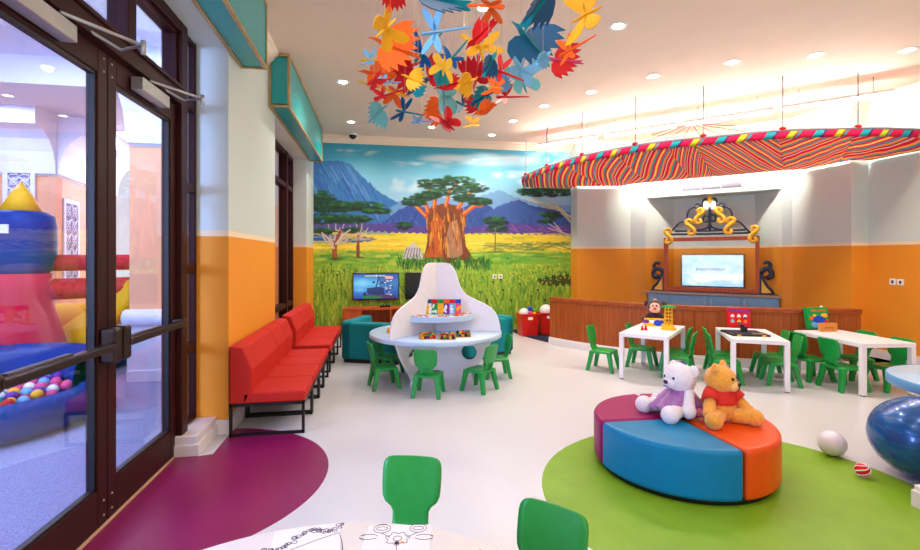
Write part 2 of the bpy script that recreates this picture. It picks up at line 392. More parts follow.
door('door_2', YM+0.004, YH1, 1, -1, 'dark brown glazed door leaf beside the narrow side light')
def window(name, y0, y1, z0, z1, bars_z, bars_y, label, t=0.06, XF=0.055):
    e = empty(name, (XG, 0, 0), 0, label, 'window', kind='structure')
    g = MB()
    g.box(-XF, XF, y0, y0+t, z0, z1); g.box(-XF, XF, y1-t, y1, z0, z1); g.box(-XF+0.001, XF-0.001, y0+t, y1-t, z0, z0+t); g.box(-XF+0.001, XF-0.001, y0+t, y1-t, z1-t, z1)
    for z in bars_z: g.box(-XF+0.002, XF-0.002, y0+t, y1-t, z-0.035, z+0.035)
    for y in bars_y: g.box(-XF-0.01, XF+0.01, y-0.045, y+0.045, z0, z1)
    g.build('window_frame', M['frame'], e, bevel=0.005)
    p = MB(); p.box(-0.004, 0.004, y0+0.02, y1-0.02, z0+0.02, z1-0.02); p.build('glass_pane', M['glass'], e)
    return e
window('window_1', YH1+0.11, 4.135, 0.145, 3.18, (0.73, 1.36, 2.0, 2.65), (), 'narrow side light of five panes next to the double door', 0.035, 0.028)
window('window_2', 5.875, 8.31, 0.12, 3.12, (0.70, 2.58), (7.75,), 'tall red-brown framed window behind the red benches')
window('window_3', YH0, YH1, 2.69, 3.10, (), (), 'transom glazing above the double door', 0.02, 0.04)

# teal box valances over the two openings
def valance(y0, y1, label):
    e = empty('valance', (XL, (y0+y1)/2, 3.14), 0, label, 'valance', 'teal box valances over the openings')
    L = (y1-y0)/2; W = 0.23; Ht = CEIL-3.14-0.006
    for nm, bx in (('front_panel', (W-0.02, W-0.012, -L+0.03, L-0.03, 0.03, Ht-0.03)), ('bottom_panel', (0.03, W-0.03, -L+0.03, L-0.03, 0.016, 0.024)),
                   ('end_panel', (0.03, W-0.03, -L+0.012, -L+0.02, 0.04, Ht-0.04)), ('end_panel', (0.03, W-0.03, L-0.02, L-0.012, 0.04, Ht-0.04))):
        p = MB(); p.box(*bx); p.build(nm, M['teal_panel'], e)
    f = MB(); t = 0.028
    for s in (-1, 1):
        a, b = (s*L, s*(L-t)); a, b = min(a, b), max(a, b)
        f.box(0.002, t, a, b, 0, Ht); f.box(W-t, W, a, b, 0, Ht); f.box(t, W-t, a+0.001, b-0.001, 0.001, t); f.box(t, W-t, a+0.001, b-0.001, Ht-t, Ht-0.001)
    for x0 in (0.002, W-t):
        for z0 in (0, Ht-t): f.box(x0+0.001, x0+t-0.001, -L+t, L-t, z0+0.001, z0+t-0.001)
    f.build('frame', M['gold_frame'], e, bevel=0.003)
valance(1.3, 4.476, 'teal box valance hanging over the double glass door')
valance(5.544, 8.62, 'teal box valance hanging over the window behind benches')

# ================================================================== curved wooden counter
CC, CR = Vector((6.617, 9.179)), 4.145
def arc_pts(r, a0, a1, n): return [(CC.x+r*math.cos(math.radians(a0+(a1-a0)*i/n)), CC.y+r*math.sin(math.radians(a0+(a1-a0)*i/n))) for i in range(n+1)]
A0, A1 = 203.4, 262.4
def arc_wall(r0, r1, z0, z1, a0=A0, a1=A1, n=48):
    m = MB(); m.prism(arc_pts(r0, a0, a1, n)+arc_pts(r1, a0, a1, n)[::-1], z0, z1); return m
e = empty('counter', (0, 0, 0), 0, 'long curved low wall panelled in brown wood with white plinth', 'counter')
arc_wall(CR-0.14, CR, 0.12, 0.725).build('wood_panelling', M['wood'], e)
arc_wall(CR-0.155, CR+0.012, 0.725, 0.785, A0-0.15, A1+0.15).build('wood_cap', M['wood_top'], e, bevel=0.004)
arc_wall(CR-0.15, CR+0.02, 0.0, 0.1, A0-0.2, A1+0.2).build('plinth', M['white_trim'], e, bevel=0.006)
arc_wall(CR-0.145, CR+0.012, 0.1, 0.12, A0-0.1, A1+0.1).build('plinth_cap', M['white_trim'], e)
# navy carpet inside the counter
m = MB(); m.prism(arc_pts(CR-0.06, 184, 285, 60)+[(7.04, 5.0), (7.04, 5.75), (6.74, 5.78), (6.74, 6.75), (4.9, 8.6), (3.86, 8.82), (3.85, 9.12), (2.55, 9.12)], 0.0, 0.006); struct(m.build('floor_carpet', M['navy_carpet']))

# ================================================================== furniture inside the niche
def nt(name, a, b, z, label, cat, group=None):       # a along the wall, b into the niche
    p = MT @ Vector((a, b, z)); return empty(name, p, -PI/4, label, cat, group)
e = nt('cabinet', 1.386, 0.24, 0, 'low blue-grey cupboard with beige top filling the wall niche', 'cabinet')
m = MB(); m.prism([(-1.055, -0.21), (1.055, -0.21), (0.68, 0.25), (-0.68, 0.25)], 0.01, 0.76); m.build('body', M['cab_blue'], e)
m = MB(); m.prism([(-1.15, -0.265), (1.10, -0.265), (1.06, -0.2), (0.67, 0.25), (-0.67, 0.25), (-1.06, -0.2)], 0.76, 0.80); m.build('countertop', M['cab_top'], e, bevel=0.004)
xs = [-1.06, -0.80, -0.09, 0.03, 0.0]
for k, (x0, x1, hs) in enumerate(((-1.05, -0.66, 1), (-0.655, -0.02, 1), (-0.015, 0.50, -1), (0.505, 1.05, -1))):
    m = MB(); m.box(x0, x1, -0.232, -0.211, 0.05, 0.75); d = m.build('door', M['cab_blue'], e, bevel=0.004)
    m = MB(); hx = x1-0.05 if hs > 0 else x0+0.05; m.box(hx-0.008, hx+0.008, -0.262, -0.250, 0.58, 0.70); m.box(hx-0.008, hx+0.008, -0.252, -0.232, 0.59, 0.60); m.box(hx-0.008, hx+0.008, -0.252, -0.232, 0.68, 0.69); m.build('handle', M['steel'], d)
# wooden surround standing on the cupboard, with the scroll crest
e = nt('surround_frame', 1.386, 0.12, 0.80, 'red-brown wooden frame with navy and gold scroll crest around television', 'frame')
K = 13.55+0.12*1.41421
def tv(px, py, k=K):
    d = ray(px, py); t = k/(d[0]+d[1]); x, y = d[0]*t, d[1]*t
    return ((x-P1.x)*DT.x+(y-P1.y)*DT.y-1.386, HE+d[2]*t-0.80)
x0, zt0 = tv(664, 238); x1 = tv(759.6, 236)[0]; xi0 = tv(668.2, 238)[0]; xi1 = tv(755.4, 236)[0]; zt1 = tv(668, 241.6)[1]
for nm, bx in (('post', (x0, xi0, 0.0, zt0)), ('post', (xi1, x1, 0.0, zt0)), ('top_rail', (xi0, xi1, zt1, zt0)), ('bottom_rail', (xi0, xi1, 0.02, 0.095))):
    m = MB(); m.box(bx[0], bx[1], -0.03, 0.03, bx[2], bx[3]); m.build(nm, M['wood_r'], e, bevel=0.003)
m = MB(); m.box(x0-0.33, x1+0.33, -0.05, 0.05, 0.0, 0.018); m.build('base_strip', M['navy'], e)
def stroke(mm, pts, r, n=6, y=0.0, fl=1.0):
    mm.tube([(a, y, b) for a, b in [tuple(v) for v in spline([(*tv(*p), 0) for p in pts], n)] ] if False else [(v.x, y, v.y) for v in spline([(*tv(*p), 0) for p in pts], n)], r, 8)
def z5(x, y): return (650+x/5.0, 190+y/5.0)
cr = MB()
LW = 0.020
S5 = lambda *ps: [z5(*p) for p in ps]
mir = lambda ps: [(600-x-3, y-3) for x, y in ps]
for ps in ([(95, 222), (300, 219), (505, 213)], [(125, 206), (300, 203), (480, 198)]): stroke(cr, S5(*ps), LW, 2)
half = [[(90, 222), (115, 197), (150, 163), (185, 158), (205, 160)], [(298, 172), (285, 190), (255, 199), (215, 204), (195, 205)], [(190, 152), (187, 120), (205, 92), (240, 84), (262, 92)],
        [(258, 90), (236, 92), (226, 80), (236, 68), (252, 74), (250, 82)], [(298, 140), (288, 158), (272, 156), (268, 140), (276, 127), (290, 130), (297, 142)], [(262, 85), (264, 60), (275, 45), (290, 48)]]
for ps in half:
    stroke(cr, S5(*ps), LW*0.9); stroke(cr, S5(*mir(ps)), LW*0.9)
stroke(cr, S5((299, 85), (299, 140), (299, 200)), LW*1.2, 3)
cr.build('scroll_crest', M['navy'], e)
m = MB()
p0 = tv(*z5(300, 68))
m.prism([(p0[0]+0.13*math.sin(a), p0[1]-0.11*math.cos(a)*(1 if math.cos(a) > 0 else 0.5)+0.012*math.cos(6*a)) for a in [2*PI*i/40 for i in range(40)]], -0.012, 0.012, Matrix(((1, 0, 0, 0), (0, 0, 1, 0), (0, 1, 0, 0), (0, 0, 0, 1)))); m.build('white_flower', M['white_lam'], e)
m = MB(); p0 = tv(*z5(300, 45)); m.ball((p0[0], -0.015, p0[1]), 0.1, (0.42, 0.2, 0.85)); m.build('gold_bud', M['gold'], e)
def scroll(cx, cy, s, flip, lean):
    """gold S: centre in photo zoom units, s half height"""
    base = [(0.30, 0.62), (0.42, 0.78), (0.28, 0.98), (-0.06, 1.0), (-0.38, 0.78), (-0.30, 0.42), (0.06, 0.08), (0.38, -0.30), (0.42, -0.70), (0.10, -0.98), (-0.30, -0.96), (-0.44, -0.74), (-0.28, -0.58)]
    pts = [(cx+s*(flip*x+lean*y), cy-s*y) for x, y in base]
    mm = MB(); q = spline([(*tv(*z5(*p)), 0) for p in pts], 4); n_ = len(q)
    mm.tube([(v.x, -0.05, v.y) for v in q], [0.022+0.016*math.sin(PI*k/(n_-1))**1.5 for k in range(n_)], 8, flat=1.0)
    for v in (q[0], q[-1]): mm.ball((v.x, -0.05, v.y), 0.034, (1, 0.6, 1), seg=12)
    o = mm.build('gold_scroll', M['gold'], e); return o
for a in ((95, 232, 34, 1, -0.05), (203, 187, 36, 1, -0.25), (248, 132, 36, -1, 0.25), (352, 128, 36, 1, -0.25), (400, 180, 38, -1, 0.25), (520, 221, 38, -1, 0.15)): scroll(*a)
def wing(side):
    e2 = nt('scroll_bracket', 1.386, 0.12, 0.80, 'navy scroll bracket with gold fill %s of the television frame' % ('at the window-side' if side < 0 else 'at the far right side'), 'bracket', 'scroll brackets beside the frame')
    e2['label'] = 'navy and gold scroll bracket against the ' + ('left' if side < 0 else 'right') + ' post of the television frame'
    def q(px, py): return tv(px, py)
    m = MB()
    if side < 0: o = [(652.5, 290), (653.5, 287), (657, 284), (660.5, 278), (662.5, 272), (663.5, 270), (663.5, 290.5)]; c = [(662.5, 271), (658, 268.5), (654, 271), (653.5, 275), (656.5, 277.5), (658.5, 275)], [(656, 270), (654, 266), (657, 262.5), (660, 264.5)]
    else: o = [(773.5, 294.5), (772, 291), (767, 286), (763.5, 280), (761.5, 274), (760.2, 272), (760.2, 293.5)]; c = [(761, 272.5), (765.5, 268.5), (770, 270.5), (771.5, 275), (768.5, 278), (766, 275.5)], [(768.5, 269.5), (770.5, 265), (767, 262), (763.5, 264)]
    Mx = Matrix(((1, 0, 0, 0), (0, 0, 1, 0), (0, 1, 0, 0), (0, 0, 0, 1)))
    pq = [q(*p) for p in o]; m.prism(pq, -0.01, 0.01, Mx); m.build('fill_panel', M['gold'], e2)
    m = MB(); m.tube([(a, 0, b) for a, b in pq+[pq[0]]], 0.024, 6)
    for k, pp in enumerate(c): m.tube([(v.x, 0, v.y) for v in spline([(*q(*p), 0) for p in pp], 5)], 0.04 if k == 0 else 0.03, 8)
    m.build('scroll', M['navy'], e2)
wing(-1); wing(1)
# ================================================================== painted surfaces (colour attribute painted stroke by stroke)
class Canvas:
    def __init__(s, U, V): s.U, s.V = U, V; s.c = np.zeros(U.shape+(3,), np.float32)
    def win(s, u0, u1, v0, v1):
        mu = s.U[s.U.shape[0]//2]; mv = s.V[:, s.V.shape[1]//2]
        pad = 8
        i0, i1 = np.searchsorted(-mv if mv[0] > mv[-1] else mv, (-(v1+pad), -(v0-pad)) if mv[0] > mv[-1] else (v0-pad, v1+pad))
        j0, j1 = np.searchsorted(mu, (u0-pad, u1+pad))
        return slice(max(i0, 0), max(i1, 0)), slice(max(j0, 0), max(j1, 0))
    def put(s, w, a, col):
        if np.size(a): s.c[w] = s.c[w]*(1-a[..., None])+np.array(lin(col), np.float32)*a[..., None]
    def grad(s, stops, jitter=None):
        v = s.V+(jitter if jitter is not None else 0)
        for k in range(3): s.c[..., k] = np.interp(v, [x[0] for x in stops], [lin(x[1])[k] for x in stops])
    def ell(s, u, v, ru, rv, col, a=1.0, soft=0.25, rot=0.0):
        R = max(ru, rv); w = s.win(u-R, u+R, v-R, v+R); du, dv = s.U[w]-u, s.V[w]-v
        c, n = math.cos(rot), math.sin(rot)
        d = np.sqrt(((du*c+dv*n)/ru)**2+((-du*n+dv*c)/rv)**2)
        s.put(w, np.clip((1-d)/soft, 0, 1)*a, col)
    def line(s, pts, r, col, a=1.0):
        for (x0, y0, x1, y1), k in zip([(*p, *q) for p, q in zip(pts, pts[1:])], range(99)):
            rr = r if not isinstance(r, (list, tuple)) else r[0]+(r[1]-r[0])*(k+0.5)/max(1, len(pts)-1)
            w = s.win(min(x0, x1)-rr, max(x0, x1)+rr, min(y0, y1)-rr, max(y0, y1)+rr); du, dv = s.U[w]-x0, s.V[w]-y0
            L2 = (x1-x0)**2+(y1-y0)**2+1e-9; t = np.clip((du*(x1-x0)+dv*(y1-y0))/L2, 0, 1)
            d = np.hypot(du-t*(x1-x0), dv-t*(y1-y0)); s.put(w, np.clip((rr-d)/0.45+0.5, 0, 1)*a, col)
    def poly(s, pts, col, a=1.0, jit=0.0):
        us = [p[0] for p in pts]; vs = [p[1] for p in pts]; w = s.win(min(us), max(us), min(vs), max(vs)); U, V = s.U[w], s.V[w]
        if jit: V = V+jit*np.sin(U*0.9)+jit*0.6*np.sin(U*2.3+1)
        ins = np.zeros(U.shape, bool)
        for (x0, y0), (x1, y1) in zip(pts, pts[1:]+pts[:1]):
            if y0 == y1: continue
            ins ^= ((y0 > V) != (y1 > V)) & (U < (x1-x0)*(V-y0)/(y1-y0)+x0)
        s.put(w, ins.astype(np.float32)*a, col)
def painted(name, pos, canvas, m, parent=None):
    """pos: (rows, cols, 3) points; one mesh with a colour per vertex"""
    r, c = canvas.U.shape
    me = bpy.data.meshes.new(name)
    idx = np.arange(r*c).reshape(r, c); q = np.stack([idx[:-1, :-1], idx[:-1, 1:], idx[1:, 1:], idx[1:, :-1]], -1).reshape(-1, 4)
    me.vertices.add(r*c); me.vertices.foreach_set('co', pos.reshape(-1).astype(np.float32))
    me.loops.add(q.size); me.loops.foreach_set('vertex_index', q.reshape(-1).astype(np.int32))
    me.polygons.add(len(q)); me.polygons.foreach_set('loop_start', (np.arange(len(q))*4).astype(np.int32)); me.polygons.foreach_set('loop_total', np.full(len(q), 4, np.int32))
    me.update(); me.validate()
    at = me.color_attributes.new('paint', 'FLOAT_COLOR', 'POINT')
    at.data.foreach_set('color', np.concatenate([canvas.c.reshape(-1, 3), np.ones((r*c, 1), np.float32)], 1).reshape(-1))
    me.materials.append(m); o = bpy.data.objects.new(name, me); COL.objects.link(o)
    if parent: o.parent = parent
    return o
def rect_canvas(nu, nv, w, h):
    """unit painting: u 0..w to the right, v 0..h downwards"""
    U, V = np.meshgrid(np.linspace(0, w, nu), np.linspace(0, h, nv)); return Canvas(U.astype(np.float32), V.astype(np.float32))

# ------------------------------------------------------------------ savannah mural on the back wall
YW = 9.144
nx, nz = 560, 400
X, Z = np.meshgrid(np.linspace(XL, 3.868, nx), np.linspace(3.61, 0.0, nz))
l = X*cp-YW*sp; d = X*sp+YW*cp
cv = Canvas((CX+F*l/d).astype(np.float32), (HY-F*(Z-HE)/d).astype(np.float32))      # painting units: 1 unit is about 2 cm on the wall
rg = np.random.RandomState(3)
wob = 2.0*np.sin(cv.U*0.07)+1.5*np.sin(cv.U*0.19+1.0)+rg.randn(nz, nx)*0.5
cv.grad([(140, (30, 152, 184)), (158, (70, 176, 208)), (178, (122, 196, 226)), (200, (150, 200, 228)), (222, (150, 176, 220)), (226, (236, 210, 70)), (240, (244, 222, 66)), (248, (190, 200, 60)), (256, (112, 184, 54)), (270, (150, 200, 56)), (285, (136, 184, 46)), (310, (118, 162, 36)), (340, (86, 128, 28))], wob*0.6)
R = rnd.uniform
def cloud(u, v, w, h, n=16, col=(214, 232, 240)):
    for _ in range(n): cv.ell(u+R(-w, w), v+R(-h, h), R(0.2, 0.5)*w, R(0.4, 1.0)*h, col, R(0.12, 0.4), 0.9, R(-0.15, 0.1))
cloud(478, 160, 52, 4.5, 40, (226, 240, 246)); cloud(412, 184, 20, 6, 20); cloud(360, 152, 22, 2.5, 14); cloud(512, 175, 18, 3, 16, (240, 246, 250)); cloud(555, 156, 22, 5, 18); cloud(452, 188, 30, 6, 18); cloud(425, 165, 26, 3, 12); cloud(540, 185, 20, 5, 12)
# mountains
cv.poly([(300, 163), (322, 161), (341, 160.5), (350, 164), (360, 174), (376, 190), (393, 200), (413, 208), (413, 235), (300, 235)], (50, 118, 188), 1, 0.4)
for _ in range(150):
    u = R(311, 392); t0 = 161+max(0, (u-345)*0.85); v = t0+R(0, 30); k = R(5, 20)
    cv.line([(u, v), (u+k*0.55, v+k)], R(0.3, 0.9), rnd.choice([(40, 98, 176), (96, 156, 208), (70, 134, 198), (34, 84, 160)]), R(0.35, 0.8))
cv.poly([(390, 208), (404, 199), (424, 195), (446, 198), (466, 201), (480, 196), (500, 190), (512, 196), (540, 204), (575, 206), (575, 235), (390, 235)], (108, 158, 208), 0.9, 0.5)
cv.poly([(372, 232), (384, 222), (398, 210), (411, 205), (424, 207), (440, 216), (452, 226), (452, 236), (372, 236)], (48, 82, 166), 1, 0.4)
cv.poly([(440, 230), (458, 210), (470, 204), (478, 199), (484, 203), (494, 209), (510, 202), (520, 200), (532, 206), (548, 208), (575, 214), (575, 236), (440, 236)], (44, 78, 152), 1, 0.4)
cv.poly([(484, 214), (500, 205), (516, 200), (530, 207), (548, 216), (575, 222), (575, 236), (480, 236)], (56, 96, 170), 0.8, 0.4)
for _ in range(130):
    u = R(375, 574); cv.line([(u, R(212, 224)), (u+R(-8, 8), R(222, 233))], R(0.4, 1.2), rnd.choice([(70, 108, 184), (36, 60, 132), (60, 88, 168)]), R(0.2, 0.6))
cv.poly([(308, 224), (345, 222), (380, 224), (430, 226), (470, 228), (500, 222), (520, 224), (545, 226), (575, 228), (575, 238), (308, 236)], (92, 66, 150), 0.85, 0.8)
for _ in range(60): u = R(480, 574); cv.line([(u, R(224, 232)), (u+R(4, 12), R(226, 236))], 0.5, rnd.choice([(170, 90, 170), (60, 60, 140), (130, 90, 180)]), 0.6)
# plains and water
cv.poly([(308, 232), (340, 230), (400, 233), (460, 234), (520, 234), (575, 236), (575, 252), (308, 249)], (246, 220, 62), 1, 0.7)
cv.poly([(308, 235), (330, 234), (352, 236), (378, 238), (372, 241), (350, 243), (308, 244)], (38, 98, 176), 1, 0.5); cv.poly([(330, 231), (360, 231), (395, 233), (385, 235), (340, 234)], (70, 130, 190), 0.8, 0.4)
for _ in range(260):
    u = R(308, 575); v = R(233, 252); k = R(5, 22); cv.line([(u, v), (u+k, v+R(-0.6, 0.6))], R(0.3, 0.9), rnd.choice([(252, 236, 110), (230, 196, 40), (250, 226, 80), (214, 206, 60), (150, 186, 60)]), R(0.3, 0.7))
for _ in range(50): u = R(480, 572); cv.line([(u, 245+R(-3, 5)), (u+R(6, 22), 245+R(-3, 5))], R(0.4, 0.9), (60, 130, 70), 0.5)
for _ in range(420):
    u = R(308, 575); v = R(250, 277); k = R(3, 16); cv.line([(u, v), (u+k, v+R(-1, 0.6))], R(0.4, 1.4), rnd.choice([(70, 160, 60), (150, 200, 60), (100, 180, 60), (196, 214, 70), (52, 140, 64), (220, 224, 80)]), R(0.25, 0.6))
# long grass
for _ in range(2600):
    v = R(270, 338)**1.0; u = R(306, 576); k = R(4, 13)*(0.6+(v-268)/70); b = R(-0.5, 0.5)*k
    cv.line([(u, v), (u+b*0.4, v-k*0.6), (u+b, v-k)], [R(0.45, 0.9), 0.3], rnd.choice([(180, 208, 66), (156, 194, 48), (110, 156, 34), (76, 124, 30), (200, 216, 84), (132, 180, 42), (62, 108, 26), (118, 180, 54)]), R(0.35, 0.8))
cv.poly([(536, 280), (552, 276), (575, 274), (575, 284), (556, 286), (540, 284)], (22, 40, 14), 0.85, 1.2)
for _ in range(120): cv.ell(R(310, 572), R(262, 292), R(0.4, 0.9), R(0.4, 0.8), (250, 226, 70), R(0.5, 1), 0.5)
for _ in range(70): cv.ell(R(510, 572), R(264, 284), R(0.5, 1.1), R(0.5, 0.9), (250, 226, 70), 0.9, 0.5)
for u, v in ((324, 272), (331, 264), (337, 275), (344, 270), (322, 285), (329, 290), (407, 268), (414, 274), (480, 292), (493, 282), (503, 290), (511, 300), (520, 284), (531, 296), (538, 290), (545, 300), (487, 300), (341, 284)):
    cv.line([(u, v+10), (u+0.6, v)], 0.35, (40, 60, 16), 0.8); cv.ell(u, v, 1.5, 1.2, (24, 30, 12), 0.95, 0.5)
# acacias
def leaves(u, v, ru, rv, n, hi=1.0):
    for _ in range(n):
        a = R(0, 2*PI); q = math.sqrt(R(0, 1)); x, y = u+ru*q*math.cos(a), v+rv*q*math.sin(a)
        cv.ell(x, y, R(2.0, 5.2), R(0.9, 2.2), rnd.choice([(16, 66, 40), (22, 84, 46), (10, 48, 32), (34, 104, 52), (16, 60, 46), (46, 120, 58)] if y < v else [(10, 44, 30), (14, 56, 36), (20, 72, 40)]), 0.85, 0.6)
def branches(base, tips, r, col):
    for t in tips:
        mx = (base[0]*0.45+t[0]*0.55+R(-1, 1), base[1]*0.5+t[1]*0.5+R(1, 4)); cv.line([base, mx, t], [r, r*0.45], col)
for b, tips in (((334, 246), [(318, 230), (322, 234), (328, 222), (336, 216), (344, 224), (350, 232), (356, 228), (340, 228)]), ((358, 240), [(350, 226), (362, 224), (368, 228), (356, 222)])):
    branches(b, tips, 0.8, (200, 186, 176))
leaves(321, 198, 13, 7, 110); leaves(334, 207, 24, 6, 190); leaves(358, 206, 26, 4.5, 170); leaves(376, 211, 14, 2.5, 60); leaves(322, 219, 17, 5, 110); leaves(348, 219, 24, 4.5, 150); leaves(322, 231, 13, 3, 50); leaves(352, 230, 10, 2.5, 30)
cv.line([(335, 258), (334.5, 250), (336, 242), (340, 232)], [2.6, 1.2], (150, 66, 46)); cv.line([(334, 248), (328, 238), (322, 233)], [1.3, 0.6], (214, 190, 176)); cv.line([(336, 244), (344, 234), (350, 230)], [1.2, 0.5], (220, 200, 186)); cv.line([(335.5, 257), (334.8, 250)], 1.0, (190, 84, 50))
cv.line([(358, 256), (358, 246), (358.5, 236)], [1.9, 1.1], (140, 66, 58)); cv.line([(358, 240), (362, 228)], 0.8, (190, 160, 160))
cv.ell(336, 259, 12, 2.2, (50, 84, 26), 0.8, 0.6); cv.ell(359, 257.5, 8, 1.6, (50, 84, 26), 0.7, 0.6)
leaves(404, 226, 8, 4, 34); leaves(496, 221, 13, 4.5, 60); leaves(496, 229, 10, 3, 24); cv.line([(495, 252), (495.5, 228)], 0.6, (120, 110, 60)); cv.ell(497, 252, 15, 1.3, (40, 110, 50), 0.7, 0.5)
for t in ((522, 198), (530, 199), (538, 201), (547, 199), (541, 206), (553, 205)): cv.line([(578, 226+R(-8, 6)), (562, 212+R(-3, 2)), (t[0]+6, t[1]+2), t], [0.6, 0.35], (206, 200, 150), 0.9)
for t in ((546, 222), (552, 220), (548, 228), (556, 226)): cv.line([(578, 240+R(-4, 2)), (563, 233), t], [0.6, 0.35], (214, 196, 200), 0.9)
leaves(545, 192, 30, 4.5, 150); leaves(560, 187, 16, 4, 60); leaves(551, 215, 11, 3.5, 44); leaves(546, 221, 8, 2, 16)
# old broad tree on the meadow
T1, T2, T3 = (196, 92, 30), (122, 62, 30), (226, 150, 52)
cv.poly([(418, 262), (424, 256), (427, 244), (428, 228), (424, 214), (432, 206), (446, 203), (459, 206), (467, 216), (464, 230), (466, 246), (472, 257), (478, 262), (456, 260), (448, 264), (436, 260)], T2, 1, 0.3)
cv.poly([(424, 258), (430, 244), (431, 222), (437, 212), (443, 222), (441, 244), (444, 260), (434, 257)], T1, 1, 0.3)
cv.poly([(447, 258), (446, 238), (450, 222), (457, 220), (461, 236), (463, 254), (456, 258)], (176, 132, 104), 0.9, 0.3)
for _ in range(90): u = R(426, 464); v = R(208, 246); cv.line([(u, v), (u+R(-1.5, 1.5), v+R(5, 13))], R(0.3, 0.8), rnd.choice([T1, T2, T3, (92, 46, 26), (236, 178, 60)]), R(0.4, 0.8))
for a in (((428, 212), (424, 198), (432, 184)), ((434, 208), (436, 194), (446, 180)), ((446, 206), (449, 192), (458, 182)), ((458, 208), (466, 196), (474, 190)), ((464, 214), (474, 206), (482, 206)), ((426, 216), (416, 206), (410, 204))):
    cv.line(list(a), [2.4, 0.9], (190, 76, 40)); cv.line([(p[0]-0.7, p[1]-0.4) for p in a], [0.9, 0.3], T3)
for u, v, ru, rv in ((433, 184, 17, 5), (455, 181, 19, 5), (473, 188, 14, 4.5), (415, 201, 13, 4.5), (480, 202, 11, 4), (446, 192, 22, 4), (428, 196, 12, 3.5), (466, 198, 12, 3.5)): leaves(u, v, ru, rv, 75)
cv.poly([(402, 258), (406, 248), (413, 243), (420, 248), (424, 260)], (206, 204, 208), 1, 0.3)
for k in range(6): cv.line([(404+k*3, 257), (407+k*2.6, 248)], 0.5, (50, 50, 60), 0.8)
for _ in range(260): u = R(398, 490); v = 262+R(-2, 6); cv.line([(u, v+2), (u+R(-2, 2), v-R(2, 6))], 0.5, rnd.choice([(20, 92, 30), (36, 120, 40), (14, 66, 26), (80, 160, 50)]), 0.8)
mural = painted('mural', np.stack([X, np.full_like(X, YW), Z], -1), cv, vcol_mat('mural_paint', 0.55))
tag(mural, 'painted savannah landscape with mountains and acacia trees covering the back wall', 'mural')

# ------------------------------------------------------------------ screens
def screen(name, w, h, loc, rz, canvas, label, emit, bez=0.018, frame=None):
    e = empty(name, loc, rz, label, 'television')
    m = MB(); m.box(-w/2, w/2, 0.0, 0.045, 0, h); m.box(-w/4, w/4, 0.045, 0.058, h*0.25, h*0.75); m.build('housing', M['screen_black'], e, bevel=0.004)
    if canvas is not None:
        r, c = canvas.U.shape; xx, zz = np.meshgrid(np.linspace(-w/2+bez, w/2-bez, c), np.linspace(h-bez, bez, r))
        painted('screen', np.stack([xx, np.full_like(xx, -0.002), zz], -1), canvas, vcol_mat(name+'_picture', 0.2, emit), e)
    else:
        p = MB(); p.box(-w/2+bez, w/2-bez, -0.002, 0.0, bez, h-bez); p.build('screen', M['screen_black'], e)
    return e
c1 = rect_canvas(150, 90, 100, 56); c1.grad([(0, (28, 52, 128)), (8, (60, 130, 196)), (22, (96, 184, 226)), (40, (52, 124, 206)), (56, (24, 60, 150))])
c1.poly([(52, 0), (100, 0), (100, 56), (72, 56), (60, 30)], (40, 78, 160), 0.7)
c1.ell(20, 20, 20, 12, (140, 214, 240), 0.6, 0.9); c1.ell(14, 36, 16, 6, (120, 196, 236), 0.7, 0.9)
c1.line([(26, 5), (48, 5)], 1.0, (220, 220, 80)); c1.line([(56, 5), (70, 5)], 1.0, (210, 220, 90)); c1.ell(51, 4.6, 2.6, 2, (240, 245, 250), 1, 0.4)
c1.poly([(30, 32), (60, 29), (68, 33), (68, 48), (34, 46), (30, 42)], (24, 40, 96), 0.95); c1.line([(50, 30), (57, 8)], 1.4, (24, 36, 90)); c1.ell(45, 19, 4, 3, (30, 44, 100), 1, 0.4); c1.line([(58, 24), (64, 18), (68, 22)], 1.4, (30, 44, 100)); c1.ell(25, 46, 5, 6, (28, 36, 80), 0.9, 0.4)
c1.poly([(20, 47), (70, 46), (96, 49), (96, 56), (22, 56)], (90, 40, 66), 0.75); c1.poly([(20, 49), (60, 51), (64, 56), (20, 56)], (28, 120, 60), 0.85)
c1.poly([(70, 5), (88, 6), (88, 12), (70, 11)], (240, 170, 150), 1)
for k in range(26): c1.ell(R(70, 87), R(13, 46), R(1.5, 4), R(1, 2.4), rnd.choice([(226, 226, 240), (60, 60, 80), (24, 26, 40), (190, 190, 220), (120, 110, 160)]), 0.9, 0.4)
c1.ell(84, 47, 2.4, 2, (236, 200, 60), 1, 0.4)
xa, za = at_y(352.6, 272.8, 9.08); xb, zb = at_y(399.0, 299.4, 9.08)
screen('television', xb-xa, za-zb, ((xa+xb)/2, 9.075, zb), 0, c1, 'wall-mounted television showing a blue jeep picture on the mural', 0.75)
screen('television', xb-xa, za-zb, ((xa+xb)/2+0.99, 9.075, zb), 0, None, 'switched-off black television half hidden behind the white activity table', 0)
c2 = rect_canvas(170, 100, 100, 58); c2.grad([(0, (196, 226, 250)), (20, (178, 214, 236)), (34, (206, 228, 236)), (58, (150, 204, 246))])
for k in range(150): c2.ell(R(0, 100), R(0, 58), R(4, 13), R(3, 9), rnd.choice([(236, 244, 246), (150, 200, 240), (216, 232, 226), (190, 216, 214), (250, 250, 250), (178, 210, 250), (226, 236, 214)]), R(0.15, 0.5), 0.9)
c2.poly([(15, 36), (100, 34), (100, 45), (56, 46), (34, 52), (20, 47)], (250, 252, 248), 0.75, 0.6); c2.ell(45, 25, 26, 14, (232, 240, 232), 0.5, 0.9)
for k in range(30): c2.ell(R(60, 100), R(41, 53), R(1, 3), R(0.5, 1.6), (244, 170, 200), R(0.3, 0.6), 0.8)
TVK = 13.55+0.40*1.41421
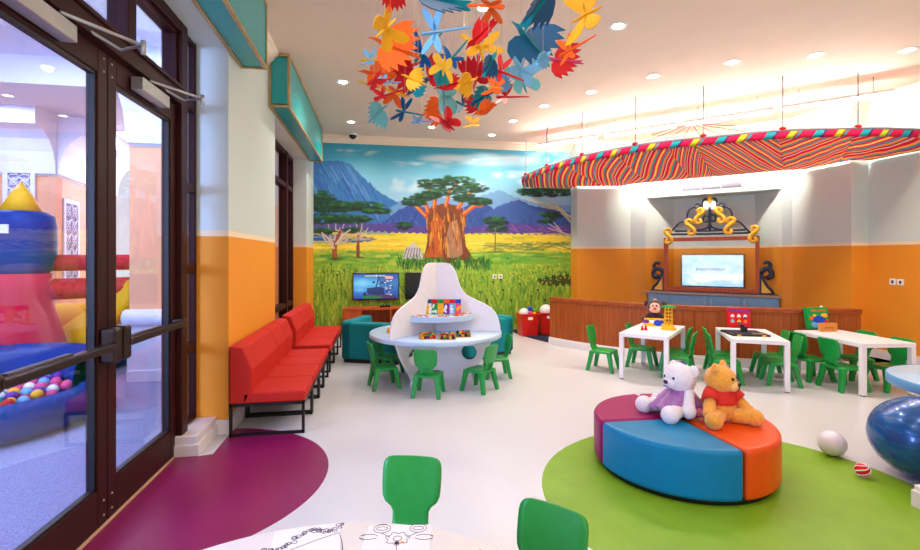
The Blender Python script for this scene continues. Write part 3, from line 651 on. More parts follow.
def tvk(px, py):
    d = ray(px, py); t = TVK/(d[0]+d[1]); x, y = d[0]*t, d[1]*t
    return ((x-P1.x)*DT.x+(y-P1.y)*DT.y, HE+d[2]*t)
a0, zt_ = tvk(681.2, 255.3); a1, zb_ = tvk(744.5, 288.2)
p = MT @ Vector(((a0+a1)/2, 0.40, zb_))
sn = screen('television', a1-a0, 0.62, p, -PI/4, c2, 'large television with pale blue cloudy picture inside the wooden frame', 0.8)
text('caption', 'ENJOYMENT', 0.072, mat('caption_ink', (120, 150, 190), 0.6), sn, (-0.02, -0.004, 0.33), (PI/2, 0, 0), 0.0008, 1.25)

# ------------------------------------------------------------------ striped canopy
def stripes(name, cyc, ang_attr=True):
    m, nt, b = new_mat(name); L = nt.links.new
    uv = nt.nodes.new('ShaderNodeUVMap'); sx = nt.nodes.new('ShaderNodeSeparateXYZ'); L(uv.outputs['UV'], sx.inputs['Vector'])
    fr = nt.nodes.new('ShaderNodeMath'); fr.operation = 'FRACT'; L(sx.outputs['X'], fr.inputs[0])
    cr = nt.nodes.new('ShaderNodeValToRGB'); cr.color_ramp.interpolation = 'CONSTANT'; e = cr.color_ramp.elements
    e[0].position = 0; e[0].color = (*lin(cyc[0][1]), 1); e[1].position = cyc[1][0]; e[1].color = (*lin(cyc[1][1]), 1)
    for p_, c_ in cyc[2:]: x = e.new(p_); x.color = (*lin(c_), 1)
    L(fr.outputs[0], cr.inputs['Fac']); L(cr.outputs['Color'], b.inputs['Base Color']); b.inputs['Roughness'].default_value = 0.8
    tl = nt.nodes.new('ShaderNodeBsdfTranslucent'); L(cr.outputs['Color'], tl.inputs['Color'])
    mx = nt.nodes.new('ShaderNodeMixShader'); mx.inputs['Fac'].default_value = 0.38
    L(b.outputs['BSDF'], mx.inputs[1]); L(tl.outputs['BSDF'], mx.inputs[2]); L(mx.outputs['Shader'], nt.nodes['Material Output'].inputs['Surface'])
    return m
FAB = stripes('striped_canopy_fabric', [(0, (208, 22, 96)), (0.14, (250, 180, 84)), (0.24, (60, 176, 190)), (0.34, (208, 24, 100)), (0.46, (246, 226, 124)), (0.56, (216, 66, 124)), (0.66, (70, 168, 190)), (0.76, (246, 164, 76)), (0.86, (140, 60, 140)), (0.94, (248, 212, 176))])
RIM = stripes('striped_rim_fabric', [(0, (216, 16, 86)), (0.30, (30, 170, 180)), (0.48, (120, 30, 110)), (0.54, (216, 16, 86)), (0.76, (196, 214, 40)), (0.90, (216, 16, 86)), (0.94, (40, 160, 170))])
can = empty('canopy', (4.6, 6.6, 2.97), 0, 'large round canopy of colourful striped fabric hung over the corner', 'canopy')
off = Vector((4.6, 6.6, 2.97))
rimp = spline([(2.80, 9.08, 0), (2.83, 8.5, 0), (2.91, 7.85, 0), (3.0, 7.5, 0), (3.174, 6.948, 0), (3.479, 6.418, 0), (3.743, 6.067, 0), (4.035, 5.818, 0), (4.434, 5.552, 0), (4.806, 5.298, 0), (5.208, 5.11, 0), (5.86, 4.93, 0), (6.275, 4.875, 0), (6.722, 4.86, 0), (7.03, 4.87, 0)], 10)
inn = [Vector(p) for p in ((2.85, 9.12, 0), (3.82, 9.12, 0), (3.86, 8.80, 0), (4.78, 8.62, 0), (4.72, 8.40, 0), (6.50, 6.62, 0), (6.74, 6.55, 0), (6.75, 5.80, 0), (7.03, 5.74, 0), (7.04, 4.90, 0))]
def arclen(P):
    a = [0.0]
    for p, q in zip(P, P[1:]): a.append(a[-1]+(q-p).length)
    return a
def sample(P, A, f):
    s = f*A[-1]
    for i in range(len(A)-1):
        if s <= A[i+1]+1e-9: t = (s-A[i])/max(1e-9, A[i+1]-A[i]); return P[i].lerp(P[i+1], t)
    return P[-1]
AR, AI = arclen(rimp), arclen(inn)
ZR0, ZR1, ZI = 2.965, 3.06, 2.865
def frac(px): i = min(range(len(rimp)), key=lambda k: abs(proj(rimp[k].x, rimp[k].y, ZR0)[0]-px)+(500 if rimp[k].y > 8.9 else 0)); return AR[i]/AR[-1]
cuts = [0.0, frac(566), frac(618), frac(668), frac(695), frac(778), frac(852), 1.0]
slope = [0.85, 0.48, 0.32, 0.17, -0.28, 0.62, 0.85]; period = [0.72, 0.44, 0.31, 0.18, 0.28, 0.55, 0.7]
NP, NS = 14, 18
for k in range(7):
    bm = bmesh.new(); uvl = bm.loops.layers.uv.new('UVMap'); g = []
    for i in range(NP+1):
        f = cuts[k]+(cuts[k+1]-cuts[k])*i/NP; o_ = sample(rimp, AR, f); n_ = sample(inn, AI, f); row = []
        for j in range(NS+1):
            s = j/NS; p = o_.lerp(n_, s); w = i/NP
            sag = -0.05*math.sin(PI*s)*(0.4+0.6*math.sin(PI*w))+0.012*math.sin(8*PI*w)*math.sin(PI*s)*0.5
            p.z = ZR0+(ZI-ZR0)*s+sag; v = bm.verts.new(p-off)
            L_ = (cuts[k+1]-cuts[k])*AR[-1]; row.append((v, w*L_, s*(n_-o_).length))
        g.append(row)
    for i in range(NP):
        for j in range(NS):
            q = [g[i][j], g[i+1][j], g[i+1][j+1], g[i][j+1]]; fc = bm.faces.new([x[0] for x in q]); fc.smooth = True
            for lp, x in zip(fc.loops, q):
                curve = 0.10*math.sin(x[1]*2.2)*(1 if k % 2 else -1)
                lp[uvl].uv = ((x[1]+slope[k]*(x[2]+0.10*math.sin(2.4*x[2])+curve*x[2]))/period[k]+0.13*k, 0)
    me = bpy.data.meshes.new('fabric_panel'); bm.to_mesh(me); bm.free(); me.materials.append(FAB)
    o = bpy.data.objects.new('fabric_panel', me); COL.objects.link(o); o.parent = can
    sd = o.modifiers.new('solid', 'SOLIDIFY'); sd.thickness = 0.004; sd.offset = 0
bm = bmesh.new(); uvl = bm.loops.layers.uv.new('UVMap'); rows = []
for i, p in enumerate(rimp): rows.append([bm.verts.new(Vector((p.x, p.y, z))-off) for z in (ZR0-0.01, ZR1)])
for i in range(len(rimp)-1):
    fc = bm.faces.new((rows[i][0], rows[i+1][0], rows[i+1][1], rows[i][1])); fc.smooth = True
    for lp, (u, v) in zip(fc.loops, ((AR[i], 0), (AR[i+1], 0), (AR[i+1], 0.095), (AR[i], 0.095))): lp[uvl].uv = ((u-v*0.8)/0.55, 0)
me = bpy.data.meshes.new('rim_band'); bm.to_mesh(me); bm.free(); me.materials.append(RIM); o = bpy.data.objects.new('rim_band', me); COL.objects.link(o); o.parent = can
sd = o.modifiers.new('solid', 'SOLIDIFY'); sd.thickness = 0.012; sd.offset = 0
m = MB(); m.tube([p+Vector((0, 0, ZR1))-off for p in rimp], 0.016, 6); m.build('rim_pipe', M['rod'], can)
rx = []
for px in (526, 547, 582, 635, 703, 782, 860): rx.append(min(rimp, key=lambda p: abs(proj(p.x, p.y, ZR1)[0]-px)))
for p in rx:
    q = p-off; m = MB(); m.tube([(q.x, q.y, ZR1-2.97), (q.x, q.y, CEIL-2.97)], 0.008, 6); rd = m.build('hanging_rod', M['rod'], can)
    m = MB(); m.ball((q.x, q.y, ZR1-2.97+0.02), 0.035, (1.4, 1, 0.7), seg=10); m.build('clamp', C['red'], rd)

# air grille on the television wall, little hub over the canopy
e = nt('air_grille', 1.42, -0.012, 2.69, 'long grey air grille high on the wall above the television niche', 'vent')
for k in range(3):
    m = MB(); xa_ = -0.48+k*0.325; m.box(xa_, xa_+0.31, 0, 0.010, 0.0, 0.16)
    for j in range(9): m.box(xa_+0.01, xa_+0.30, -0.006, 0.002, 0.014+j*0.0155, 0.022+j*0.0155)
    m.build('grille_section', M['rod'], e)
# ================================================================== benches
def bench(name, y0, y1, seats, backs, label):
    e = empty(name, (XL, y0, 0), 0, label, 'bench', 'red benches along the window wall')
    xb, xf, zs = 0.03, 0.615, 0.352; xs_ = [0.0]+seats
    for a, b in zip(xs_, xs_[1:]):
        m = MB(); m.box(xb+0.10, xf, a+0.003, b-0.003, 0.262, zs); m.build('seat_cushion', M['red'], e, bevel=0.016, seg=3)
    xs_ = [0.0]+backs
    for a, b in zip(xs_, xs_[1:]):
        m = MB(); prof = [(xb, 0.262), (xb+0.13, 0.262), (xb+0.165, 0.36), (xb+0.175, 0.54), (xb+0.105, 0.715), (xb, 0.735)]
        m.prism(prof, 0, b-a-0.006, Matrix(((1, 0, 0, 0), (0, 0, 1, a+0.003), (0, 1, 0, 0), (0, 0, 0, 1)))); m.build('backrest', M['red'], e, bevel=0.014, seg=3)
    t = 0.022
    for yy in sorted({0.0, *[s for s in seats]}):
        for dy in ((0.0,) if yy == 0 else ((-t,) if yy == seats[-1] else (-t-0.012, 0.012))):
            a, b = yy+dy, yy+dy+t; m = MB()
            m.box(xb, xb+t, a, b, 0.0, 0.262); m.box(xf-t, xf, a, b, 0.0, 0.262); m.box(xb, xf, a, b, 0.0, t); m.box(xb, xf, a, b, 0.262-t, 0.262); m.build('leg_frame', M['black'], e)
    m = MB(); m.box(xb, xb+t, 0, seats[-1], 0.24, 0.262); m.box(xf-t, xf, 0, seats[-1], 0.24, 0.262); m.box(xb+0.01, xf-0.01, 0.01, seats[-1]-0.01, 0.255, 0.264); m.build('seat_rail', M['black'], e)
bench('bench', 4.045, 5.89, [0.505, 1.0, 1.40, 1.845], [1.0, 1.43, 1.845], 'red upholstered bench on black frame nearest the glass door')
bench('bench', 6.12, 7.8, [0.56, 1.12, 1.68], [0.56, 1.12, 1.68], 'second red upholstered bench farther along the window wall')

# ================================================================== moulded green chairs
def chair_proto(label):
    e = empty('child_chair', (0, 0, 0), 0, label, 'chair', 'green moulded children chairs')
    # seat
    m = MB(); nu, nv = 10, 10
    def seat(dz):
        def f(u, v):
            x = (u-0.5)*2; y = (v-0.5)*2; k = (abs(x)**5+abs(y)**5)**0.2; r = max(abs(x), abs(y)); s_ = r/k if k > 1e-6 else 1
            X_, Y_ = 0.155*x*s_, 0.145*y*s_
            z = 0.262-0.014*(1-min(1, x*x))*(1-min(1, y*y*0.8))-(0.022 if r > 0.99 and dz == 0 else 0)+dz
            return (X_, Y_, z)
        return f
    m.grid(seat(0), nu, nv); m.build('seat', M['green'], e, solid=0.018, bevel=0.0)
    # backrest
    zs = [0.25, 0.28, 0.31, 0.335, 0.355, 0.375, 0.40, 0.44, 0.48, 0.515, 0.535, 0.548, 0.556, 0.56]
    hw = [0.084, 0.081, 0.080, 0.081, 0.092, 0.117, 0.129, 0.133, 0.134, 0.134, 0.131, 0.124, 0.112, 0.09]
    m = MB()
    def back(u, v):
        q = v*(len(zs)-1); i = min(int(q), len(zs)-2); t = q-i; z = zs[i]*(1-t)+zs[i+1]*t; w = hw[i]*(1-t)+hw[i+1]*t
        x = (u-0.5)*2*w; return (x, -0.128-(z-0.25)*0.22+0.9*x*x+0.02*max(0, (0.29-z)/0.04), z)
    m.grid(back, 10, 26); b = m.build('backrest', M['green'], e, solid=0.016)
    m = MB()
    for k in range(4): xx = -0.036+0.024*k; m.tube([(xx, -0.143, 0.272), (xx, -0.162, 0.345)], 0.0055, 6)
    m.build('rib', M['green'], b)
    for sx in (-1, 1):
        for sy in (-1, 1):
            m = MB(); top = Vector((sx*0.118, sy*0.105, 0.256)); bot = Vector((sx*0.150, sy*0.158, 0.0))
            vs = []
            for p_, wx, wy in ((top, 0.034, 0.030), (top.lerp(bot, 0.25), 0.029, 0.025), (bot, 0.023, 0.021)):
                vs.append([m.bm.verts.new((p_.x+ax*wx, p_.y+ay*wy, p_.z)) for ax, ay in ((-1, -1), (1, -1), (1, 1), (-1, 1))])
            fs = [m.bm.faces.new(vs[0][::-1]), m.bm.faces.new(vs[-1])]
            for A, B in zip(vs, vs[1:]): fs += [m.bm.faces.new((A[i], A[(i+1) % 4], B[(i+1) % 4], B[i])) for i in range(4)]
            bmesh.ops.recalc_face_normals(m.bm, faces=fs); m.build('leg', M['green'], e, bevel=0.008, seg=2)
    return e
CH = chair_proto('green chair')
first = [True]
def chair(x, y, head, label, s=1.0):
    o = CH if first[0] else copy_tree(CH); first[0] = False
    o.location = (x, y, 0.002 if math.hypot(x-2.17, y-2.56) < 1.3 else 0); o.rotation_euler = (0, 0, math.radians(head-90)); o.scale = (s, s, s); o['label'] = label; return o

# ================================================================== rectangular white tables
def rect_table(x, y, t, w, dp, label, h=0.552):
    e = empty('play_table', (x, y, 0), t, label, 'table', 'white rectangular play tables')
    m = MB(); m.box(0, w, 0, dp, h-0.045, h); m.build('tabletop', M['white_lam'], e, bevel=0.004)
    for a in (0, 1):
        for b in (0, 1):
            m = MB(); x0_, y0_ = a*(w-0.05), b*(dp-0.05); m.box(x0_, x0_+0.05, y0_, y0_+0.05, 0.008, h-0.045); l_ = m.build('leg', M['white_lam'], e, bevel=0.004)
            m = MB(); m.box(x0_+0.005, x0_+0.045, y0_+0.005, y0_+0.045, 0, 0.008); m.build('foot_pad', M['rubber'], l_)
    return e, (lambda u, v, z=h: Vector((x+u*math.cos(t)-v*math.sin(t), y+u*math.sin(t)+v*math.cos(t), z)))
T1, q1 = rect_table(2.82, 5.226, -0.784, 0.55, 1.05, 'white rectangular play table carrying the plush monkey')
T2, q2 = rect_table(3.83, 4.624, -0.50, 0.56, 0.92, 'white rectangular play table carrying the red game box')
T3, q3 = rect_table(4.95, 4.117, -0.10, 0.60, 0.92, 'white rectangular play table carrying the green game box')
def tch(q, t, u, v, side, label, dh=0):
    p = q(u, v); chair(p.x, p.y, math.degrees(t)+(0 if side > 0 else 180)+dh, label)
tch(q1, -0.784, -0.30, 0.34, 1, 'green chair standing clear on the left side of the monkey table')
tch(q1, -0.784, 0.06, 0.82, 1, 'green chair tucked under the left side of the monkey table')
tch(q1, -0.784, 0.46, 0.86, -1, 'green chair tucked far in on the right side of monkey table')
tch(q1, -0.784, 0.57, 0.50, -1, 'green chair on the right side of the monkey table, behind the white bear')
tch(q2, -0.50, 0.03, 0.78, 1, 'green chair at far left side of table with red game box')
tch(q2, -0.50, 0.0, 0.34, 1, 'green chair at near left side of table with red game box')
tch(q2, -0.50, 0.57, 0.82, -1, 'green chair at far right side of table with red game box')
tch(q2, -0.50, 0.58, 0.42, -1, 'green chair at near right side of table with red game box')
tch(q3, -0.10, 0.05, 0.72, 1, 'green chair at far left side of table with green game box')
tch(q3, -0.10, 0.06, 0.30, 1, 'green chair at near left side of table with green game box')
tch(q3, -0.10, 0.54, 0.26, -1, 'green chair at near right side of table with green game box')
tch(q3, -0.10, 0.60, 0.74, -1, 'green chair at far right side of table with green game box')
# foreground table, its drawings and two chairs
e = empty('round_table', (-0.19, 0.85, 0), 0, 'round white drawing table in the foreground with colouring sheets', 'table')
m = MB(); m.lathe([(0.0, 0.515), (0.785, 0.515), (0.795, 0.522), (0.795, 0.545), (0.788, 0.552), (0.0, 0.552)], 96); m.build('tabletop', M['white_lam'], e)
m = MB(); m.lathe([(0.0, 0.0), (0.34, 0.0), (0.34, 0.015), (0.06, 0.03), (0.045, 0.06), (0.045, 0.49), (0.2, 0.515), (0, 0.515)], 40); m.build('pedestal', M['white_lam'], e)
chair(0.095, 1.95, -106, 'green chair behind the foreground drawing table, facing the camera', 0.985)
chair(0.49, 1.49, -135, 'green chair on the right of the foreground drawing table', 0.985)

def sheet(name, x, y, rz, label, strokes, blobs=()):
    e = empty(name, (x, y, 0.5525), rz, label, 'paper', 'colouring sheets on the round table')
    m = MB(); m.box(-0.105, 0.105, -0.148, 0.148, 0, 0.0008); m.build('page', M['paper'], e)
    m = MB()
    for s_ in strokes: m.tube([(a*1.25, b*1.12, 0.0009) for a, b in s_], 0.0011, 5)
    m.build('line_drawing', M['ink'], e)
    for (bx, by, br, c) in blobs: m = MB(); m.lathe([(0, 0.0008), (br, 0.0008), (br, 0.0014), (0, 0.0014)], 14, (bx, by, 0)); m.build('coloured_spot', C[c], e)
def circ(x, y, r, n=20, k=0.0, a0=0, a1=2*PI, ry=1): return [(x+r*(1+k*math.sin(7*a))*math.cos(a), y+ry*r*(1+k*math.sin(7*a))*math.sin(a)) for a in [a0+(a1-a0)*i/n for i in range(n+1)]]
fl = [circ(-0.045, 0.115, 0.022), circ(-0.045, 0.115, 0.015, ry=0.6), circ(0.05, 0.115, 0.022), circ(0.05, 0.115, 0.015, ry=0.6), circ(0.0, 0.065, 0.028, 40, 0.15), circ(0.0, 0.065, 0.011),
      [(-0.045, 0.093), (-0.03, 0.08), (-0.02, 0.07)], [(0.05, 0.093), (0.035, 0.08), (0.022, 0.07)], circ(-0.075, 0.075, 0.024, 16, 0, 0.3, 2.6, 0.5), circ(-0.075, 0.075, 0.024, 16, 0, 3.4, 5.8, 0.5), circ(0.068, 0.07, 0.024, 16, 0, 0.3, 2.6, 0.5), circ(0.068, 0.07, 0.024, 16, 0, 3.4, 5.8, 0.5),
      [(0, 0.037), (0.004, 0.0), (-0.002, -0.05), (0.0, -0.1)], circ(0.03, -0.02, 0.03, 16, 0, 0, PI, 0.5), circ(-0.03, -0.05, 0.03, 16, 0, 0, PI, 0.5), circ(0, -0.11, 0.05, 24, 0.05, 0, PI, 0.5)]
sheet('colouring_sheet', 0.045, 1.44, math.radians(-8), 'colouring sheet with outlined flowers in front of the green chair', fl, [(0.0, 0.05, 0.008, 'black'), (0.017, 0.052, 0.006, 'yellow')])
ga = []
for i in range(46):
    t = i/45; x_ = -0.095+0.18*t; y_ = 0.04+0.09*t-0.02*math.sin(t*9); ga.append(circ(x_+rnd.uniform(-0.006, 0.006), y_+rnd.uniform(-0.008, 0.008), rnd.uniform(0.004, 0.008), 8))
ga += [[(-0.05, 0.02), (0.03, 0.06), (0.08, 0.08), (0.088, 0.03), (0.09, -0.02)], circ(0, -0.05, 0.05, 24, 0.08)]
sheet('colouring_sheet', -0.225, 1.48, math.radians(4), 'colouring sheet with an outlined leafy garland at the table edge', ga)
sheet('colouring_sheet', 0.285, 1.235, math.radians(-40), 'blank white paper sheet lying beside the flower colouring sheet', [[(-0.08, 0.13), (0.08, 0.13)]])

# ================================================================== central activity table
TC = (0.662, 5.61)
e = empty('activity_table', (*TC, 0), 0, 'round pale blue activity table with tall white bell-shaped partition and shelf', 'table')
m = MB(); m.lathe([(0.0, 0.517), (0.775, 0.517), (0.785, 0.523), (0.785, 0.565), (0.778, 0.572), (0.0, 0.572)], 80); m.build('tabletop', M['blue_lam'], e)
upper = [(0.0, 1.388), (0.10, 1.388), (0.15, 1.380), (0.19, 1.355), (0.225, 1.31), (0.247, 1.26), (0.268, 1.19), (0.29, 1.116), (0.325, 1.055), (0.366, 1.01), (0.43, 0.972), (0.494, 0.945), (0.58, 0.905), (0.66, 0.86), (0.715, 0.80), (0.745, 0.74), (0.765, 0.66), (0.775, 0.572)]
lower = [(0.69, 0.516), (0.665, 0.46), (0.62, 0.35), (0.55, 0.24), (0.465, 0.12), (0.425, 0.057), (0.445, 0.0), (0.0, 0.0)]
for k, ang in enumerate((223.5, 343.5, 103.5)):
    a = math.radians(ang); mt = Matrix(((math.cos(a), 0, -math.sin(a), 0), (math.sin(a), 0, math.cos(a), 0), (0, 1, 0, 0), (0, 0, 0, 1)))
    m = MB(); m.prism(upper+[(0.0, 0.572)], -0.014, 0.014, mt); m.build('partition_wing', M['white_lam'], e, bevel=0.004)
    # lower wing with a round hole: outline split in two halves around the hole
    m = MB(); hc, hr = (0.40, 0.325), 0.092
    up = [(0.0, hc[1]), (hc[0]-hr, hc[1])]+[(hc[0]-hr*math.cos(t), hc[1]+hr*math.sin(t)) for t in [PI*i/14 for i in range(1, 14)]]+[(hc[0]+hr, hc[1]), (0.605, hc[1]), (0.62, 0.35), (0.665, 0.46), (0.69, 0.516), (0.0, 0.516)]
    dn = [(0.0, hc[1]), (hc[0]-hr, hc[1])]+[(hc[0]-hr*math.cos(t), hc[1]-hr*math.sin(t)) for t in [PI*i/14 for i in range(1, 14)]]+[(hc[0]+hr, hc[1]), (0.605, hc[1]), (0.55, 0.24), (0.465, 0.12), (0.425, 0.057), (0.445, 0.0), (0.0, 0.0)]
    m.prism(up, -0.014, 0.014, mt); m.prism(dn, -0.014, 0.014, mt); m.build('leg_panel', M['white_lam'], e)
m = MB(); a0_, a1_ = math.radians(223.5), math.radians(343.5); n = 30
m.prism([(0.014*math.cos((a0_+a1_)/2), 0.014*math.sin((a0_+a1_)/2))]+[(0.46*math.cos(a0_+(a1_-a0_)*i/n), 0.46*math.sin(a0_+(a1_-a0_)*i/n)) for i in range(n+1)], 0.725, 0.79); m.build('shelf', M['blue_lam'], e, bevel=0.004)
m = MB(); am = math.radians(343.5); nx_, ny_ = math.cos(am-PI/2), math.sin(am-PI/2)
for k in range(2):
    s_ = 0.10+k*0.09; m.box(-0.035, 0.035, -0.006, 0.0, 0.64, 0.70, Matrix.Translation((math.cos(am)*s_+nx_*0.015, math.sin(am)*s_+ny_*0.015, 0)) @ Matrix.Rotation(am, 4, 'Z'))
m.build('socket', M['can_trim'], e)
m = MB(); m.tube([(v.x, v.y, v.z) for v in spline([(math.cos(am)*0.08+nx_*0.03, math.sin(am)*0.08+ny_*0.03, 0.67), (math.cos(am)*0.03+nx_*0.05, math.sin(am)*0.03+ny_*0.05, 0.69), (nx_*0.07-0.02, ny_*0.07, 0.63), (nx_*0.06, ny_*0.06, 0.575)], 6)], 0.004, 6); m.build('cable', M['steel'], e)
for px_, py_, hd, lb in ((0.045, 5.33, 13, 'green chair left of the bell-shaped partition, facing it'), (0.10, 5.90, -27, 'green chair behind the left edge of the activity table'),
                         (0.505, 4.945, 72, 'green chair in front of the activity table seen from behind'), (1.075, 5.04, 134, 'green chair at the front right of the activity table'), (1.40, 5.57, 178, 'green chair at the far right of the activity table')):
    chair(px_, py_, hd, lb, 0.91)
# picture books standing on the shelf
sh = 0.79; a0_ = math.radians(255)
bk = [('dark_blue', 'yellow'), ('red', 'green'), ('green', 'yellow'), ('orange', 'purple'), ('red', 'light_blue'), ('blue', 'pink')]
for i, (c1_, c2_) in enumerate(bk):
    px = 427.5+i*5.9; x_, y_ = at_z(px+1.5, 314.5, sh); y_ += 0.03
    e = empty('picture_book', (x_, y_, sh+0.002), math.radians(-10), '%s picture book, %s from the left on the white shelf' % (c1_.replace('_', ' '), ['first', 'second', 'third', 'fourth', 'fifth', 'last'][i]), 'book', 'picture books on the activity table shelf')
    tl = Matrix.Rotation(math.radians(-12), 4, 'X')
    m = MB(); m.box(-0.033, 0.033, 0, 0.012, 0, 0.17, tl); m.build('pages', C['white'], e)
    m = MB(); m.box(-0.034, 0.034, -0.003, 0.0, 0, 0.172, tl); m.build('cover', C[c2_], e)
    m = MB(); m.box(-0.034, 0.034, -0.005, -0.003, 0.125, 0.172, tl); m.build('title_band', C[c1_], e)
    m = MB()
    for k in range(5): m.ball((rnd.uniform(-0.022, 0.022), -0.004, rnd.uniform(0.02, 0.105)), rnd.uniform(0.010, 0.018), (1, 0.15, 1.2), seg=8)
    pic = m.build('cover_picture', C[rnd.choice(['white', 'yellow', 'light_blue', 'pink', 'orange', 'dark_blue'])], e)
    pic.location.y = 0; pic.rotation_euler = (math.radians(-12), 0, 0)
# loose puzzle pieces on the shelf
for k in range(54):
    a = math.radians(rnd.uniform(226, 341)); r_ = rnd.uniform(0.30, 0.44) if rnd.random() < 0.75 else rnd.uniform(0.12, 0.44)
    x_, y_ = TC[0]+r_*math.cos(a), TC[1]+r_*math.sin(a)
    pxl = proj(x_, y_, sh)[0]
    if 424 < pxl < 463 and r_ < 0.27: continue
    cc = rnd.choice(['orange', 'red', 'orange', 'white', 'yellow', 'red'])
    m = MB(); m.prism([(0.014*math.cos(t)*(1+0.25*math.cos(4*t)), 0.014*math.sin(t)*(1+0.25*math.cos(4*t))) for t in [2*PI*i/16 for i in range(16)]], 0, 0.006)
    tag(m.build('puzzle_piece', C[cc], None, loc=(x_, y_, sh+0.0005), rot=(0, 0, rnd.uniform(0, 6))), 'small %s loose puzzle piece lying on the white shelf' % cc, 'toy', 'loose puzzle pieces on the shelf')
# wooden trays of coloured blocks
for i, (px, py, nm, rz) in enumerate(((428, 339.5, 'leftmost', 0.12), (448, 340, 'middle', -0.05), (464, 337.5, 'rightmost', -0.2))):
    x_, y_ = at_z(px, py, 0.572); y_ += 0.06
    e = empty('block_tray', (x_, y_, 0.5725), rz, 'small wooden tray of coloured blocks, %s of three on the activity table' % nm, 'tray', 'wooden block trays')
    m = MB(); m.box(-0.085, 0.085, -0.06, 0.06, 0, 0.006); m.build('base', M['oak'], e)
    m = MB()
    for bx in ((-0.085, 0.085, 0.052, 0.06), (-0.085, -0.077, -0.06, 0.06), (0.077, 0.085, -0.06, 0.06)): m.box(bx[0], bx[1], bx[2], bx[3], 0.006, 0.05)
    m.build('rim', M['oak'], e)
    for r_ in range(4):
        for c_ in range(5):
            lay = 0; cc = ['yellow', 'red', 'black', 'green', 'yellow', 'dark_blue', 'orange'][(r_*3+c_*2+i+rnd.randrange(2)) % 7]
            p_ = Matrix.Translation((x_, y_, 0)) @ Matrix.Rotation(rz, 4, 'Z') @ Vector((-0.062+c_*0.031, -0.037+r_*0.0245, 0))
            m = MB(); m.box(-0.0135, 0.0135, -0.011, 0.011, 0, (0.024, 0.034, 0.046, 0.058)[r_]+rnd.uniform(-0.004, 0.004))
            tag(m.build('toy_block', C[cc], None, bevel=0.003, loc=(p_.x, p_.y, 0.579), rot=(0, 0, rz)), 'little %s block in the %s wooden tray' % (cc.replace('_', ' '), nm), 'block', 'coloured blocks in the %s tray' % nm)
m = MB(); m.lathe([(0, 0), (0.028, 0), (0.030, 0.03), (0.026, 0.06), (0, 0.06)], 16); tag(m.build('toy_cup', C['yellow'], None, loc=(*at_z(389.5, 333, 0.572), 0.5725)), 'small yellow toy cup at the left of the white partition', 'toy')

# ================================================================== teal armchairs, media cabinet, baskets
def sofa(x, y, rz, w, dp, label, arm):
    """back towards local -Y"""
    e = empty('sofa', (x, y, 0), rz, label, 'sofa', 'teal sofas facing the mural')
    m = MB(); m.box(0, w, 0.16, dp, 0.05, 0.33); m.build('seat', M['teal'], e, bevel=0.03, seg=3)
    m = MB(); m.box(0, w, 0, 0.17, 0.05, 0.555); m.build('backrest', M['teal'], e, bevel=0.035, seg=4)
    for x0_ in ((0, 0.16), (w-0.16, w)):
        m = MB(); m.box(x0_[0], x0_[1], 0.0, dp, 0.05, 0.575); m.build('armrest', M['teal'], e, bevel=0.035, seg=4)
    m = MB(); m.box(0.03, w-0.03, 0.03, dp-0.03, 0.0, 0.05); m.build('plinth', M['rubber'], e)
sofa(-0.53, 6.66, math.radians(-22), 0.84, 0.72, 'teal sofa on the left behind the activity table', -1)
sofa(1.10, 6.32, math.radians(30), 1.02, 0.70, 'teal sofa on the right behind the activity table', 1)
e = empty('media_cabinet', (-0.66, 8.62, 0), 0, 'low reddish wood media cabinet with open shelves under televisions', 'cabinet')
m = MB(); W_ = 2.3
m.box(0, W_, 0, 0.42, 0.50, 0.535); m.box(0, W_, 0, 0.42, 0.02, 0.06); m.box(0, W_, 0.40, 0.42, 0.06, 0.5)
for x_ in (0, 0.31, 0.84, 1.37, 1.90, W_-0.025): m.box(x_, x_+0.025, 0, 0.41, 0.06, 0.5)
m.build('carcass', M['wood_r'], e, bevel=0.003)
for x_ in (0.025, 1.925): m = MB(); m.box(x_, x_+(0.285 if x_ < 1 else 0.35), -0.012, 0.006, 0.065, 0.495); m.build('door', M['wood_r'], e, bevel=0.003)
for k, x_ in enumerate((0.42, 0.95, 1.5)):
    z_ = 0.0605
    m = MB(); m.box(-0.13, 0.13, -0.1, 0.1, 0, 0.06); m.box(-0.12, 0.12, -0.102, -0.1, 0.015, 0.02)
    tag(m.build('game_console', M['black'], None, bevel=0.006, loc=(-0.66+x_+0.17, 8.84, z_)), 'black console box inside the %s open shelf of media cabinet' % ('left', 'middle', 'right')[k], 'console', 'console boxes in the media cabinet')
xg, zg = at_y(385, 306, 8.75)
e = empty('game_controller', (xg, 8.74, 0.536), 0.1, 'black game controller lying on the media cabinet', 'controller')
m = MB(); m.box(-0.07, 0.07, -0.03, 0.03, 0.008, 0.04); m.build('body', M['black'], e, bevel=0.014, seg=3)
for s_ in (-1, 1):
    m = MB(); m.ball((s_*0.07, -0.02, 0.026), 0.035, (0.8, 1.3, 0.75), seg=12); m.build('grip', M['black'], e)
    m = MB(); m.lathe([(0, 0.038), (0.010, 0.038), (0.012, 0.056), (0, 0.056)], 10, (s_*0.03, 0, 0)); m.build('thumbstick', M['rubber'], e)
m = MB(); m.tube([(v.x, v.y, v.z) for v in spline([(xa+0.45, 9.128, zb), (xa+0.6, 9.12, 0.60), (xg+0.02, 9.0, 0.545), (xg+0.03, 8.78, 0.548)], 6)], 0.006, 6); tag(m.build('cable', M['black']), 'thin black cable hanging from the lit television', 'cable')

